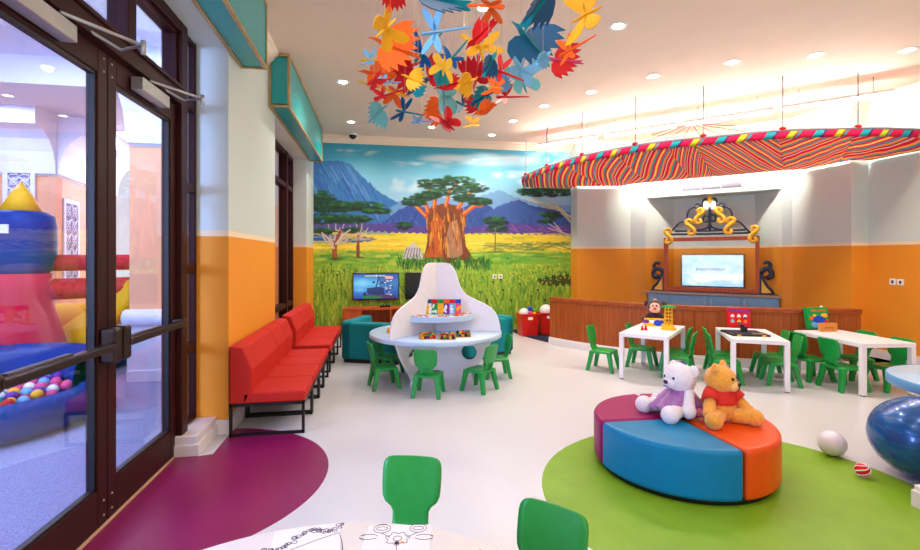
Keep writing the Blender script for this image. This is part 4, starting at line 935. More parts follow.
def basket(px, py, label, w=0.34, h=0.40, balls=()):
    x_, y_ = at_z(px, py, 0.006); e = empty('basket', (x_, y_, 0.0065), 0.05, label, 'basket', 'red plastic toy baskets')
    m = MB(); a, b = w*0.43, w*0.5
    def ring(s_, z): return [(s_*sx, s_*sy*0.9, z) for sx, sy in ((-1, -1), (1, -1), (1, 1), (-1, 1))]
    R0 = [m.bm.verts.new(p) for p in ring(a, 0)]; R1 = [m.bm.verts.new(p) for p in ring(b, h)]; R2 = [m.bm.verts.new(p) for p in ring(b-0.012, h)]; R3 = [m.bm.verts.new(p) for p in ring(a-0.012, 0.012)]
    for A, B in ((R0, R1), (R1, R2), (R2, R3)):
        for i in range(4): m.bm.faces.new((A[i], A[(i+1) % 4], B[(i+1) % 4], B[i]))
    m.bm.faces.new(R0[::-1]); m.bm.faces.new(R3); bmesh.ops.recalc_face_normals(m.bm, faces=m.bm.faces[:]); m.build('body', M['basket'], e, bevel=0.008)
    m = MB()
    for s_ in (-1, 1): m.box(-b-0.012, b+0.012, s_*b*0.9-0.008, s_*b*0.9+0.008, h-0.03, h+0.006); m.box(s_*b-0.008, s_*b+0.008, -b*0.9, b*0.9, h-0.03, h+0.006)
    m.build('rim', M['basket'], e, bevel=0.004)
    m = MB(); m.box(-0.045, 0.045, -b*0.9-0.004, -b*0.9+0.01, h*0.75, h*0.75+0.05); m.build('tag', M['can_trim'], e)
    for bx, by, bz, br, c_, lb in balls:
        m = MB(); m.ball((0, 0, 0), br, seg=16); tag(m.build('toy_ball', C[c_], None, loc=(x_+bx, y_+by, bz)), lb, 'ball', 'balls in the red baskets')
basket(527.5, 335, 'red plastic basket of balls left of the curved wooden counter', balls=[(-0.07, 0, 0.42, 0.09, 'white', 'white ball on top of the left red basket'), (0.035, -0.05, 0.42, 0.045, 'pink', 'pink small ball in the left red basket'), (0.04, -0.04, 0.495, 0.045, 'blue', 'blue small ball on top of the left red basket'),
                                                                                         (0.115, -0.05, 0.41, 0.035, 'yellow', 'yellow small ball in the left red basket'), (0.06, 0.06, 0.42, 0.06, 'orange', 'orange ball deep in the left red basket'), (0.12, 0.02, 0.44, 0.045, 'green', 'green small ball in the left red basket')])
basket(546, 333.5, 'red plastic basket partly hidden by the end of wooden counter', balls=[(0.0, 0, 0.44, 0.12, 'white', 'large white ball in the basket by the counter end'), (0.11, -0.05, 0.40, 0.04, 'teal', 'small teal ball in the basket by the counter end')])

# ================================================================== ottoman with two plush bears
OC = (2.075, 2.985); OR = 0.585
e = empty('ottoman', (*OC, 0.002), 0, 'round vinyl ottoman of purple, blue and orange wedges on green floor', 'ottoman')
m = MB(); m.lathe([(0, 0), (OR-0.035, 0), (OR-0.035, 0.045), (0, 0.045)], 64); m.build('plinth', M['rubber'], e)
for a0_, a1_, c_ in ((178, 271, 'vinyl_blue'), (271, 359, 'vinyl_orange'), (-1, 89, 'vinyl_purple'), (89, 178, 'vinyl_purple')):
    b0, b1 = math.radians(a0_+0.6), math.radians(a1_-0.6); n = 28; am = (b0+b1)/2
    pts = [(0.012*math.cos(am), 0.012*math.sin(am))]+[(OR*math.cos(b0+(b1-b0)*i/n), OR*math.sin(b0+(b1-b0)*i/n)) for i in range(n+1)]
    m = MB(); m.prism(pts, 0.03, 0.333); o = m.build('wedge_cushion', M[c_], e, bevel=0.028, seg=4); o['label'] = c_.split('_')[1]+' wedge cushion'
ZO = 0.336
def limb(name, a, b, r0, r1, mm, parent, n=9, end=1.15):
    a, b = Vector(a), Vector(b); m = MB(); pts = [a.lerp(b, i/n) for i in range(n+1)]
    d_ = (b-a).normalized(); rs = [r0+(r1-r0)*(i/n)**1.3 for i in range(n+1)]
    m.ball(a, r0*1.02, seg=16); m.tube(pts, rs, 16, cap=False); m.ball(b, r1*end, seg=18); return m.build(name, mm, parent)
# white bear in a lilac dress (front = local +Y)
e = empty('plush_bear', (2.13, 3.05, ZO), math.radians(90), 'white plush bear in a lilac satin dress sitting on the ottoman', 'plush toy')
m = MB(); m.ball((0, 0, 0.085), 0.092, (0.98, 0.92, 0.98), seg=24, wob=0.02); m.ball((0, 0.0, 0.155), 0.07, (1, 0.9, 1), seg=20); m.build('body', M['fur_white'], e)
m = MB(); m.ball((0, 0.02, 0.315), 0.108, (1.05, 0.98, 0.98), seg=28, wob=0.02); m.ball((0.0, 0.105, 0.285), 0.045, (1.15, 0.85, 0.85), seg=18); hd = m.build('head', M['fur_white'], e, loc=(0, 0.0, -0.058))
for s_ in (-1, 1):
    m = MB(); m.ball((s_*0.092, -0.015, 0.375), 0.042, (1, 0.5, 1), seg=16); m.build('ear', M['fur_white'], hd)
    m = MB(); m.ball((s_*0.04, 0.112, 0.325), 0.011, seg=12); m.build('eye', M['eye'], hd)
    m = limb('arm', (s_*0.075, 0.015, 0.165), (s_*0.145, 0.085, 0.065), 0.036, 0.043, M['fur_white'], e)
    m = limb('leg', (s_*0.06, 0.06, 0.055), (s_*0.125, 0.225, 0.052), 0.05, 0.046, M['fur_white'], e, end=1.32)
m = MB(); m.ball((0, 0.147, 0.295), 0.016, (1.2, 0.7, 0.9), seg=12); m.build('nose', M['eye_purple'], hd)
m = MB(); m.tube([(-0.022, 0.143, 0.266), (-0.012, 0.147, 0.261), (0, 0.148, 0.268), (0.012, 0.147, 0.261), (0.022, 0.143, 0.266)], 0.0028, 6); m.build('mouth', M['eye_purple'], hd)
m = MB(); n = 48
def skirt(u, v):
    a = 2*PI*u; t = v; r_ = 0.064+0.086*t**0.8; f_ = 1+0.11*t*math.sin(11*a)+0.05*t*math.sin(5*a+1)
    return (r_*f_*math.cos(a), 0.012+0.10*t*max(0, math.sin(a))*0.9+r_*f_*math.sin(a)*0.9, 0.19-0.125*t+0.012*t*math.cos(11*a))
m.grid(skirt, 96, 10); m.build('dress', M['satin'], e, solid=0.004)
m = MB(); m.tube([(0.078*math.cos(a)*(1+0.05*math.sin(12*a)), 0.012+0.07*math.sin(a), 0.192+0.006*math.sin(12*a)) for a in [2*PI*i/48 for i in range(49)]], 0.011, 8); m.build('collar_ruffle', M['satin'], e)
m = MB(); m.ball((0, 0.085, 0.188), 0.011, seg=10); m.build('bow', C['red'], e)
m = MB()
for k in range(7): m.ball((-0.045+0.015*k, -0.005+0.01*math.sin(k), 0.418-0.0012*(k-3)**2*2), 0.013, seg=10)
m.build('hair_ribbon', C['purple'], hd)
e.rotation_euler = (0, 0, math.radians(100))
# honey-coloured teddy in a red jersey
e = empty('plush_bear', (2.29, 2.875, ZO), math.radians(182), 'honey-coloured plush teddy bear in a red jersey sitting on the ottoman', 'plush toy')
m = MB(); m.ball((0, 0.0, 0.105), 0.108, (0.98, 0.92, 1.05), seg=26, wob=0.03); m.ball((0, -0.005, 0.20), 0.08, (1, 0.88, 0.9), seg=20); m.build('body', M['fur_gold'], e)
m = MB(); m.ball((0, 0, 0), 0.10, (1.03, 0.98, 0.98), seg=28, wob=0.03); hd = m.build('head', M['fur_gold'], e, loc=(0, 0.01, 0.283), rot=(0, 0, math.radians(32)))
m = MB(); m.ball((0, 0.082, -0.030), 0.046, (1.2, 0.75, 0.8), seg=18); m.build('muzzle', M['fur_cream'], hd)
for s_ in (-1, 1):
    m = MB(); m.ball((s_*0.080, -0.01, 0.085), 0.036, (1, 0.5, 1), seg=16); er = m.build('ear', M['fur_gold'], hd)
    m = MB(); m.ball((s_*0.080, 0.006, 0.085), 0.023, (1, 0.3, 1), seg=14); m.build('inner_ear', M['fur_cream'], er)
    m = MB(); m.ball((s_*0.040, 0.090, 0.022), 0.010, seg=12); m.build('eye', M['eye'], hd)
    limb('arm', (s_*0.082, 0.015, 0.19), (s_*0.150, 0.085, 0.085), 0.036, 0.038, M['fur_gold'], e, end=1.05)
    a = limb('leg', (s_*0.07, 0.06, 0.052), (s_*0.155, 0.135, 0.052), 0.052, 0.046, M['fur_gold'], e, end=1.22)
m = MB(); m.ball((0, 0.117, -0.016), 0.015, (1.25, 0.8, 0.9), seg=12); m.build('nose', M['eye'], hd)
m = MB(); m.tube([(0, 0.119, -0.028), (0, 0.118, -0.043), (0.018, 0.108, -0.053)], 0.003, 6); m.tube([(0, 0.118, -0.043), (-0.018, 0.108, -0.053)], 0.003, 6); m.build('mouth', M['eye'], hd)
m = MB(); m.lathe([(0.112, 0.130), (0.109, 0.150), (0.098, 0.19), (0.078, 0.225), (0.055, 0.245)], 40, sy=0.93, cap=False)
for s_ in (-1, 1): m.tube([(s_*0.06, 0.012, 0.208), (s_*0.092, 0.028, 0.178), (s_*0.112, 0.055, 0.150)], [0.045, 0.047, 0.049], 14, cap=False)
m.build('jersey', M['cloth_red'], e, solid=0.006)
m = MB(); m.tube([(0.058*math.cos(a), 0.055*math.sin(a), 0.241) for a in [2*PI*i/32 for i in range(33)]], 0.009, 8); m.build('jersey_collar', M['cloth_red'], e)

# ================================================================== balls on the floor
m = MB(); m.ball((0, 0, 0), 0.089, seg=40); tag(m.build('toy_ball', M['ball_white'], None, loc=(3.262, 2.934, 0.0905)), 'plain white ball lying on green floor right of the ottoman', 'ball')
e = empty('toy_ball', (3.146, 2.617, 0.0452), 0, 'small red and white swirl ball on green floor', 'ball'); R_ = 0.0431
m = MB(); m.ball((0, 0, 0), R_, seg=32); m.build('ball_body', C['red'], e)
for k in range(7):
    m = MB(); m.tube([(R_*1.0*math.cos(t)*math.cos(2*PI*k/7+t*0.7), R_*1.0*math.cos(t)*math.sin(2*PI*k/7+t*0.7), R_*1.0*math.sin(t)) for t in [-1.45+2.9*i/20 for i in range(21)]], 0.0035, 6); m.build('swirl', C['white'], e)
e.rotation_euler = (0.5, 0.4, 0)
e = empty('exercise_ball', (3.52, 2.53, 0.288), 0, 'large shiny blue exercise ball at the right edge of the room', 'ball'); R_ = 0.285
m = MB(); m.ball((0, 0, 0), R_, seg=64); m.build('ball_body', M['ball_blue'], e)
for zz in (-0.16, -0.08, 0.0, 0.08, 0.16):
    rr = math.sqrt(R_*R_-zz*zz)-0.001; m = MB(); m.tube([(rr*math.cos(a), rr*math.sin(a), zz) for a in [2*PI*i/64 for i in range(65)]], 0.0018, 6, cap=False); m.build('groove_ring', M['ball_blue'], e)
e.scale = (1.02, 1.02, 0.915); e.location.z = 0.2645
# round table behind the pillar
e = empty('round_table', (4.14, 2.53, 0), 0, 'round pale blue table partly hidden by the pillar at right edge', 'table')
m = MB(); m.lathe([(0, 0.53), (0.565, 0.53), (0.565, 0.595), (0, 0.597)], 72); m.build('tabletop', M['blue_lam'], e)
m = MB(); m.lathe([(0.566, 0.528), (0.573, 0.532), (0.573, 0.592), (0.566, 0.597)], 72, cap=False); m.build('edge_band', M['blue_edge'], e)
m = MB(); m.lathe([(0, 0), (0.15, 0), (0.15, 0.012), (0.045, 0.03), (0.04, 0.527), (0, 0.527)], 32); m.build('pedestal', M['white_lam'], e)

# ================================================================== things on the three white tables
p = q1(0.20, 0.93)
e = empty('plush_monkey', (p.x+0.0, p.y, p.z+0.001), math.radians(180-35), 'brown plush monkey with pink face sitting behind a picture box', 'plush toy'); e.scale = (1.22, 1.22, 1.12)
m = MB(); m.ball((0, 0, 0.07), 0.075, (1, 0.85, 1), seg=20, wob=0.03); m.build('body', M['fur_brown'], e)
m = MB(); m.ball((0, 0, 0.215), 0.078, (1.08, 0.95, 1), seg=22, wob=0.03); hd = m.build('head', M['fur_brown'], e)
m = MB(); m.ball((0, 0.045, 0.222), 0.05, (1.12, 0.7, 0.95), seg=18); m.ball((0, 0.055, 0.185), 0.046, (1.25, 0.75, 0.85), seg=18); m.build('face', M['fur_pink'], hd)
for s_ in (-1, 1):
    m = MB(); m.ball((s_*0.088, 0, 0.25), 0.034, (0.9, 0.5, 1), seg=14); m.build('ear', M['fur_brown'], hd)
    m = MB(); m.ball((s_*0.018, 0.083, 0.235), 0.007, (1, 1, 1.5), seg=10); m.build('eye', M['eye'], hd)
    limb('arm', (s_*0.065, 0.02, 0.12), (s_*0.11, 0.06, 0.075), 0.025, 0.024, M['fur_brown'], e)
    limb('leg', (s_*0.045, 0.04, 0.035), (s_*0.08, 0.07, 0.032), 0.03, 0.028, M['fur_brown'], e)
m = MB(); m.ball((0, 0.096, 0.20), 0.014, (1.3, 0.6, 0.8), seg=10); m.build('nose', C['red'], hd)
m = MB(); m.ball((0, 0.0, 0.297), 0.016, (1.2, 0.8, 1), seg=8); m.build('hair_tuft', M['fur_gold'], hd)
def slab_box(name, p, rz, w, dp, h, tilt, m_, label, cat):
    e = empty(name, p, rz, label, cat); k = MB(); k.box(-w/2, w/2, 0, dp, 0, h); o = k.build('box', m_, e, bevel=0.004); e.rotation_euler = (-tilt, 0, rz); return e
FACE = math.radians(-42)
x_, y_ = at_z(654.5, 326.5, p.z)
e = slab_box('game_box', (x_, y_, p.z+0.003), math.radians(-30), 0.25, 0.035, 0.105, 0.25, C['yellow'], 'small colourful picture box leaning against the plush monkey', 'box')
for bx, bz, br, c_ in ((0.04, 0.045, 0.05, 'blue'), (-0.03, 0.06, 0.03, 'white'), (0.085, 0.06, 0.028, 'blue'), (-0.03, 0.08, 0.016, 'red'), (0.04, 0.048, 0.022, 'pink'), (-0.1, 0.06, 0.034, 'purple'), (-0.095, 0.075, 0.018, 'orange')):
    m = MB(); m.ball((bx, 0.0, bz), br, (1.1, 0.06, 0.8), seg=14); m.build('cover_picture', C[c_], e)
x_, y_ = at_z(668.5, 329.5, 0.552)
e = empty('toy_tree', (x_, y_, 0.5525), 0.2, 'yellow lattice toy tree with green palm leaves on the table', 'toy'); e.scale = (1.0, 1.0, 1.0)
m = MB(); m.lathe([(0.088, 0.0), (0.088, 0.012), (0.06, 0.035), (0.042, 0.075)], 24, cap=False); m.build('base', C['yellow'], e, solid=0.006)
m = MB()
for k in range(8):
    a = 2*PI*k/8; m.tube([(0.048*math.cos(a), 0.048*math.sin(a), 0.05), (0.042*math.cos(a), 0.042*math.sin(a), 0.275)], 0.006, 6)
for z_ in (0.09, 0.135, 0.18, 0.225, 0.27): m.tube([(0.044*math.cos(a), 0.044*math.sin(a), z_) for a in [2*PI*i/24 for i in range(25)]], 0.0055, 6)
m.build('lattice_trunk', C['yellow'], e)
m = MB()
for k in range(9): a = 2*PI*k/9; m.ball((0.055*math.cos(a), 0.055*math.sin(a), 0.288), 0.048, (1, 0.34, 0.16), Euler((0, 0.35, a)), 10)
m.build('palm_leaves', C['green'], e)
for k in range(6):
    a = k*1.1; z_ = 0.12+0.025*k; m = MB(); m.tube([(0.09*math.cos(a), 0.09*math.sin(a), z_), (-0.06*math.cos(a), -0.06*math.sin(a), z_)], 0.0025, 6); m.build('stick', C['red'] if k % 2 else C['green'], e)
for k, (px, lb) in enumerate(((642.3, 'tiny red toy monkey figure, left one by the picture box'), (645.8, 'tiny red toy monkey figure, right one by the picture box'))):
    x_, y_ = at_z(px, 330.3, 0.552); e = empty('toy_figure', (x_, y_, 0.5525), 0.3, lb, 'toy', 'tiny red toy figures')
    m = MB(); m.lathe([(0, 0), (0.018, 0.0), (0.017, 0.03), (0.010, 0.036), (0, 0.036)], 14); m.build('body', C['red'], e)
    m = MB(); m.ball((0, 0, 0.046), 0.014, seg=12); m.build('head', C['red'] if k else C['pink'], e)
# red game box with its black tray
x_, y_ = at_z(741, 327.6, 0.552)
e = slab_box('game_box', (x_, y_+0.03, 0.5555), math.radians(-22), 0.27, 0.055, 0.245, 0.10, C['red'], 'red upright game box with blue lettering on the middle table', 'box')
text('lettering', 'HEDBANZ', 0.056, C['blue'], e, (0, -0.002, 0.205), (PI/2, 0.06, 0), 0.002, 1.0)
for k in range(3):
    for r_ in range(2):
        m = MB(); m.ball((-0.075+k*0.075, 0.0, 0.135-r_*0.065), 0.026, (0.85, 0.1, 1), seg=14); f_ = m.build('cover_face', C['white' if r_ == 0 else ('light_blue', 'yellow', 'orange')[k]], e)
        m = MB(); m.ball((-0.075+k*0.075, -0.003, 0.12-r_*0.065), 0.018, (1, 0.1, 0.7), seg=10); m.build('cover_detail', C[('pink', 'orange', 'dark_blue')[(k+r_) % 3]], f_)
bx, by = at_z(748, 334, 0.56)
e = empty('game_board', (bx, by+0.06, 0.5525), math.radians(-19), 'flat black game tray with gold clasps and black piece on top', 'game')
m = MB(); m.box(-0.20, 0.20, -0.20, 0.17, 0, 0.022); m.build('tray', M['black'], e, bevel=0.004)
m = MB(); m.box(-0.17, 0.17, -0.165, 0.14, 0.022, 0.024); m.build('inlay', mat('dark_violet_felt', (44, 34, 62), 0.9), e)
for s_ in (-0.13, 0.13): m = MB(); m.box(s_-0.02, s_+0.02, -0.204, -0.2, 0.004, 0.02); m.build('clasp', M['gold'], e)
m = MB(); m.box(0.04, 0.15, -0.15, -0.11, 0.024, 0.027); m.build('score_strip', M['oak'], e)
m = MB(); m.box(-0.03, 0.03, -0.025, 0.035, 0.024, 0.085); m.box(-0.045, 0.0, -0.01, 0.03, 0.085, 0.11); m.build('playing_piece', M['black'], e, bevel=0.006)
# green game box and wooden box
x_, y_ = at_z(823, 329.5, 0.552)
e = slab_box('game_box', (x_, y_+0.04, 0.5555), math.radians(-6), 0.275, 0.06, 0.27, 0.20, C['green'], 'green upright game box with orange lettering on right-hand table', 'box')
text('lettering', 'WILDLIFE', 0.045, C['orange'], e, (0.01, -0.002, 0.225), (PI/2, 0.02, 0), 0.002, 1.0)
for bx, bz, br, c_, sx in ((0.01, 0.11, 0.07, 'blue', 1.3), (0.085, 0.165, 0.035, 'yellow', 1.3), (-0.045, 0.165, 0.025, 'yellow', 1.0), (-0.09, 0.13, 0.036, 'orange', 0.8), (0.09, 0.09, 0.028, 'red', 1.4), (0.0, 0.12, 0.02, 'red', 0.8), (-0.05, 0.05, 0.05, 'light_blue', 1.2), (-0.04, 0.06, 0.016, 'yellow', 1.2)):
    m = MB(); m.ball((bx, 0.0, bz), br, (sx, 0.04+0.0015/br, 0.75), seg=14); m.build('cover_picture', C[c_], e)
m = MB(); m.ball((0.09, 0.03, 0.275), 0.018, (1, 1, 1), seg=10); m.build('white_tab', C['white'], e)
x_, y_ = at_z(828, 331.6, 0.552)
e = empty('wooden_box', (x_, y_, 0.5525), math.radians(-8), 'small closed wooden box in front of the green game box', 'box')
m = MB(); m.box(-0.10, 0.10, -0.02, 0.03, 0, 0.095); m.build('box', M['oak'], e, bevel=0.003)
m = MB(); m.box(-0.102, 0.102, -0.022, 0.032, 0.095, 0.103); m.build('lid', M['oak'], e, bevel=0.002)
text('lettering', 'Domino', 0.03, mat('dark_red_ink', (150, 40, 20), 0.6), e, (0.0, -0.0205, 0.05), (PI/2, 0, 0), 0.001, 1.0)
# ================================================================== hanging cut-out birds, butterflies and dragonflies
def cr2(cp_): return math.cos(math.radians(cp_)), math.sin(math.radians(cp_))
def closed(pts, n=4):
    P = [Vector((a, b, 0)) for a, b in pts]; N = len(P); out = []
    for i in range(N):
        p0, p1, p2, p3 = P[i-1], P[i], P[(i+1) % N], P[(i+2) % N]
        for k in range(n):
            t = k/n; v = 0.5*((2*p1)+(p2-p0)*t+(2*p0-5*p1+4*p2-p3)*t*t+(p1*-1+3*p1-p0-3*p2+p3+p1*1-0*p1)*t**3) if False else 0.5*((2*p1)+(p2-p0)*t+(2*p0-5*p1+4*p2-p3)*t*t+(3*p1-p0-3*p2+p3)*t**3); out.append((v.x, v.y))
    return out
BIRD_W = [(0.20, 0.02), (0.23, 0.14), (0.16, 0.33), (0.02, 0.46), (-0.17, 0.52), (-0.10, 0.40), (-0.27, 0.42), (-0.18, 0.29), (-0.36, 0.28), (-0.24, 0.17), (-0.38, 0.12), (-0.20, 0.02)]
BIRD_B = [(0.50, 0.03), (0.40, 0.07), (0.33, 0.11), (0.25, 0.10), (0.12, 0.07), (-0.15, 0.05), (-0.46, 0.09), (-0.40, 0.02), (-0.47, -0.05), (-0.15, -0.07), (0.12, -0.09), (0.28, -0.04), (0.38, 0.02)]
FLY_F = closed([(0.05, 0.02), (0.18, 0.14), (0.36, 0.36), (0.40, 0.52), (0.24, 0.53), (0.06, 0.38), (-0.01, 0.18), (-0.02, 0.03)])
FLY_H = closed([(0.01, 0.03), (0.02, 0.22), (-0.10, 0.40), (-0.26, 0.40), (-0.34, 0.26), (-0.20, 0.10), (-0.06, 0.02)])
def ellipse(cx, cy, a, b, rot, n=24):
    c, s = cr2(rot); return [(cx+a*math.cos(t)*c-b*math.sin(t)*s, cy+a*math.cos(t)*s+b*math.sin(t)*c) for t in [2*PI*i/n for i in range(n)]]
VERT = Matrix(((1, 0, 0, 0), (0, 0, 1, 0), (0, 1, 0, 0), (0, 0, 0, 1)))
CEN = [(385, 28, 'butterfly')]
def cutout(kind, c1, c2, px, py, size, roll, tx, ty, label, zh=2.55):
    dep = F*(zh-HE)/(HY-py); s = size*dep/F; pos = at_d(px, py, 0)  # placed where its string hangs
    d = ray(px, py); pos = Vector((d[0]*dep, d[1]*dep, HE+d[2]*dep))
    right = Vector((cp, -sp, 0)); fw = Vector((d[0], d[1], d[2])).normalized(); up = right.cross(fw).normalized(); right = fw.cross(up)
    V = Matrix((right, up, -fw)).transposed()
    rot = V @ Matrix.Rotation(math.radians(roll), 3, 'Z') @ Matrix.Rotation(math.radians(tx), 3, 'X') @ Matrix.Rotation(math.radians(ty), 3, 'Y')
    e = empty('hanging_'+kind, pos, 0, label, kind+' cut-out', 'cut-out birds and insects hanging from the ceiling')
    R4 = rot.to_4x4(); th = 0.004
    m = MB()
    for sd in (1, -1):
        fl_ = Matrix.Diagonal((s, s*sd, 1, 1)); dh = Matrix.Rotation(math.radians(14*sd), 4, 'X')
        outs = [BIRD_W] if kind == 'bird' else ([FLY_F, FLY_H] if kind == 'butterfly' else [ellipse(0.16, 0.25, 0.25, 0.075, 62), ellipse(-0.01, 0.25, 0.24, 0.07, 108)])
        for o_ in outs: m.prism(o_, -th/2, th/2, R4 @ dh @ fl_)
    m.build('wings', C[c1], e)
    m = MB()
    if kind == 'bird': m.prism(closed(BIRD_B, 3), -th/2, th/2, R4 @ Matrix.Diagonal((s, 1, s, 1)) @ VERT)
    elif kind == 'butterfly': m.prism(ellipse(0, 0, 0.34, 0.045, 0), -th/2, th/2, R4 @ Matrix.Diagonal((s, 1, s, 1)) @ VERT)
    else: m.prism(closed([(0.34, 0.0), (0.30, 0.05), (0.22, 0.05), (0.15, 0.045), (-0.1, 0.03), (-0.6, 0.02), (-0.62, -0.01), (-0.1, -0.03), (0.2, -0.05), (0.31, -0.04)], 3), -th*0.8, th*0.8, R4 @ Matrix.Diagonal((s, 1, s, 1)) @ VERT)
    m.build('body', C[c2], e)
    m = MB(); m.tube([(0, 0, 0), (0, 0, CEIL-pos.z)], 0.0012, 4); m.build('string', M['wire'], e)
CUTS = []
# kind, wings, body, x, y, size, heading in view, tilts, description
for a in [
    ('bird', 'red', 'orange', 390, -4, 34, 70, 30, 20, 'red bird cut-out cut off by the top edge at the far left of the mobile'),
    ('bird', 'dark_blue', 'teal', 437, 0, 74, 160, 62, 10, 'large dark blue bird cut-out with teal body at the top left of the mobile'),
    ('dragonfly', 'orange', 'orange', 488, 6, 50, 8, 62, -12, 'orange dragonfly cut-out in front of the ceiling lamp at the top'),
    ('bird', 'dark_blue', 'teal', 540, 2, 66, 40, 66, 16, 'large dark blue bird cut-out with teal body at the top right of the mobile'),
    ('butterfly', 'yellow', 'yellow', 586, 15, 52, 190, 34, 30, 'large yellow butterfly cut-out at the right end of the mobile'),
    ('butterfly', 'yellow', 'yellow', 386, 28, 46, 20, 30, 34, 'large yellow butterfly cut-out at the left end of the mobile'),
    ('bird', 'orange', 'orange', 395, 48, 60, 150, 26, 24, 'large orange bird cut-out under the left yellow butterfly'),
    ('dragonfly', 'light_blue', 'light_blue', 438, 32, 52, 178, 28, 20, 'light blue dragonfly cut-out with long body, upper left'),
    ('dragonfly', 'dark_blue', 'teal', 424, 52, 46, 205, 30, 34, 'dark blue dragonfly cut-out with teal body left of the light blue one'),
    ('bird', 'red', 'red', 482, 35, 44, 205, 64, 20, 'red bird cut-out in the upper middle of the mobile'),
    ('bird', 'dark_blue', 'teal', 531, 44, 66, 118, 30, 34, 'large dark blue bird cut-out with spread wing, right of centre'),
    ('dragonfly', 'yellow', 'yellow', 481, 51, 54, 95, 40, 20, 'wide yellow dragonfly cut-out in the centre of the mobile'),
    ('dragonfly', 'dark_blue', 'teal', 453, 57, 34, 240, 40, -20, 'dark blue dragonfly cut-out between the yellow ones in the centre'),
    ('butterfly', 'yellow', 'yellow', 444, 66, 30, 250, 36, 22, 'yellow butterfly cut-out hanging left of the centre, over red birds'),
    ('dragonfly', 'orange', 'orange', 571, 50, 40, 195, 50, 20, 'orange dragonfly cut-out above the red bird at the right'),
    ('bird', 'red', 'pink', 563, 61, 44, 165, 30, 20, 'red bird cut-out with pink body at the right edge of cluster'),
    ('dragonfly', 'light_blue', 'yellow', 372, 60, 32, 170, 60, 14, 'dragonfly cut-out with yellow body and light blue wings, far left'),
    ('bird', 'orange', 'orange', 378, 74, 42, 160, 36, 26, 'orange bird cut-out low at the left edge of the mobile'),
    ('bird', 'red', 'red', 404, 70, 46, 20, 24, 20, 'red bird cut-out below the large orange bird'),
    ('butterfly', 'red', 'red', 374, 80, 26, 30, 66, 10, 'dark red butterfly cut-out peeking out at the left edge'),
    ('bird', 'red', 'red', 436, 74, 40, 200, 40, 24, 'red bird cut-out left of the centre behind the yellow butterfly'),
    ('bird', 'dark_blue', 'teal', 489, 64, 32, 40, 50, 30, 'dark blue bird cut-out under the wide yellow dragonfly'),
    ('bird', 'red', 'red', 477, 72, 42, 250, 24, 30, 'red bird cut-out below the centre of the mobile'),
    ('butterfly', 'light_blue', 'light_blue', 521, 70, 38, 60, 30, 26, 'light blue butterfly cut-out under the spread dark blue wing'),
    ('butterfly', 'pale_teal', 'pale_teal', 522, 80, 42, 100, 40, 20, 'pale teal butterfly cut-out at the lower right of centre'),
    ('bird', 'light_blue', 'light_blue', 543, 58, 24, 30, 50, 20, 'small light blue bird cut-out left of the red bird at right'),
    ('dragonfly', 'red', 'red', 502, 72, 36, 150, 44, 14, 'red dragonfly cut-out crossing the light blue butterfly'),
    ('bird', 'light_blue', 'light_blue', 502, 83, 30, 240, 36, 20, 'light blue bird cut-out below the red dragonfly'),
    ('bird', 'yellow', 'yellow', 414, 80, 28, 150, 26, 20, 'yellow bird cut-out on top of the teal bird at left'),
    ('bird', 'teal', 'dark_blue', 418, 87, 32, 200, 40, 26, 'teal bird cut-out behind the yellow bird at left'),
    ('bird', 'yellow', 'yellow', 466, 83, 30, 10, 34, 30, 'yellow bird cut-out below the centre, left of the teal bird'),
    ('bird', 'red', 'red', 450, 86, 34, 175, 62, 20, 'red bird cut-out with flat wings left of the lower yellow bird'),
    ('bird', 'teal', 'dark_blue', 483, 97, 34, 20, 36, 20, 'teal bird cut-out low in the middle of the mobile'),
    ('bird', 'red', 'red', 476, 101, 30, 330, 36, 30, 'red bird cut-out behind the low teal bird'),
    ('butterfly', 'orange', 'yellow', 495, 88, 26, 160, 44, 24, 'small orange butterfly cut-out right of the low teal bird'),
    ('dragonfly', 'red', 'red', 507, 97, 34, 165, 50, 20, 'red dragonfly cut-out at the lower right pointing at the lamps'),
    ('bird', 'orange', 'orange', 485, 110, 28, 190, 58, 20, 'small orange bird cut-out at the bottom right of the mobile'),
    ('butterfly', 'yellow', 'yellow', 473, 124, 22, 170, 60, 14, 'small yellow butterfly cut-out hanging lowest at the right'),
    ('dragonfly', 'dark_blue', 'teal', 464, 105, 30, 140, 34, 30, 'dark blue dragonfly cut-out with teal body near the bottom middle'),
    ('butterfly', 'pale_teal', 'pale_teal', 443, 97, 50, 85, 62, 10, 'wide pale teal butterfly cut-out low at the left of middle'),
    ('bird', 'orange', 'orange', 434, 109, 34, 10, 30, 30, 'orange bird cut-out at the bottom left of the mobile'),
    ('butterfly', 'red', 'red', 446, 123, 34, 120, 52, 24, 'red butterfly cut-out hanging lowest at the left'),
    ('dragonfly', 'orange', 'yellow', 392, 91, 50, 335, 66, 10, 'orange dragonfly cut-out with yellow body low at the left'),
    ('dragonfly', 'red', 'red', 384, 96, 32, 188, 66, 10, 'small red dragonfly cut-out below the orange one at left'),
    ('bird', 'pale_teal', 'pale_teal', 378, 113, 32, 30, 26, 26, 'pale teal bird cut-out hanging lowest at the far left'),
    ('dragonfly', 'dark_blue', 'teal', 405, 112, 32, 150, 30, 36, 'dark blue dragonfly cut-out right of the pale teal bird'),
    ('dragonfly', 'light_blue', 'light_blue', 420, 122, 26, 176, 70, 8, 'light blue dragonfly cut-out seen edge-on at the bottom left'),
    ('bird', 'teal', 'teal', 440, 76, 24, 60, 40, 20, 'small teal bird cut-out among the red birds left of centre'),
    ('dragonfly', 'light_blue', 'light_blue', 384, 82, 26, 170, 66, 10, 'light blue dragonfly cut-out half hidden by orange bird at left'),
]:
    best = None
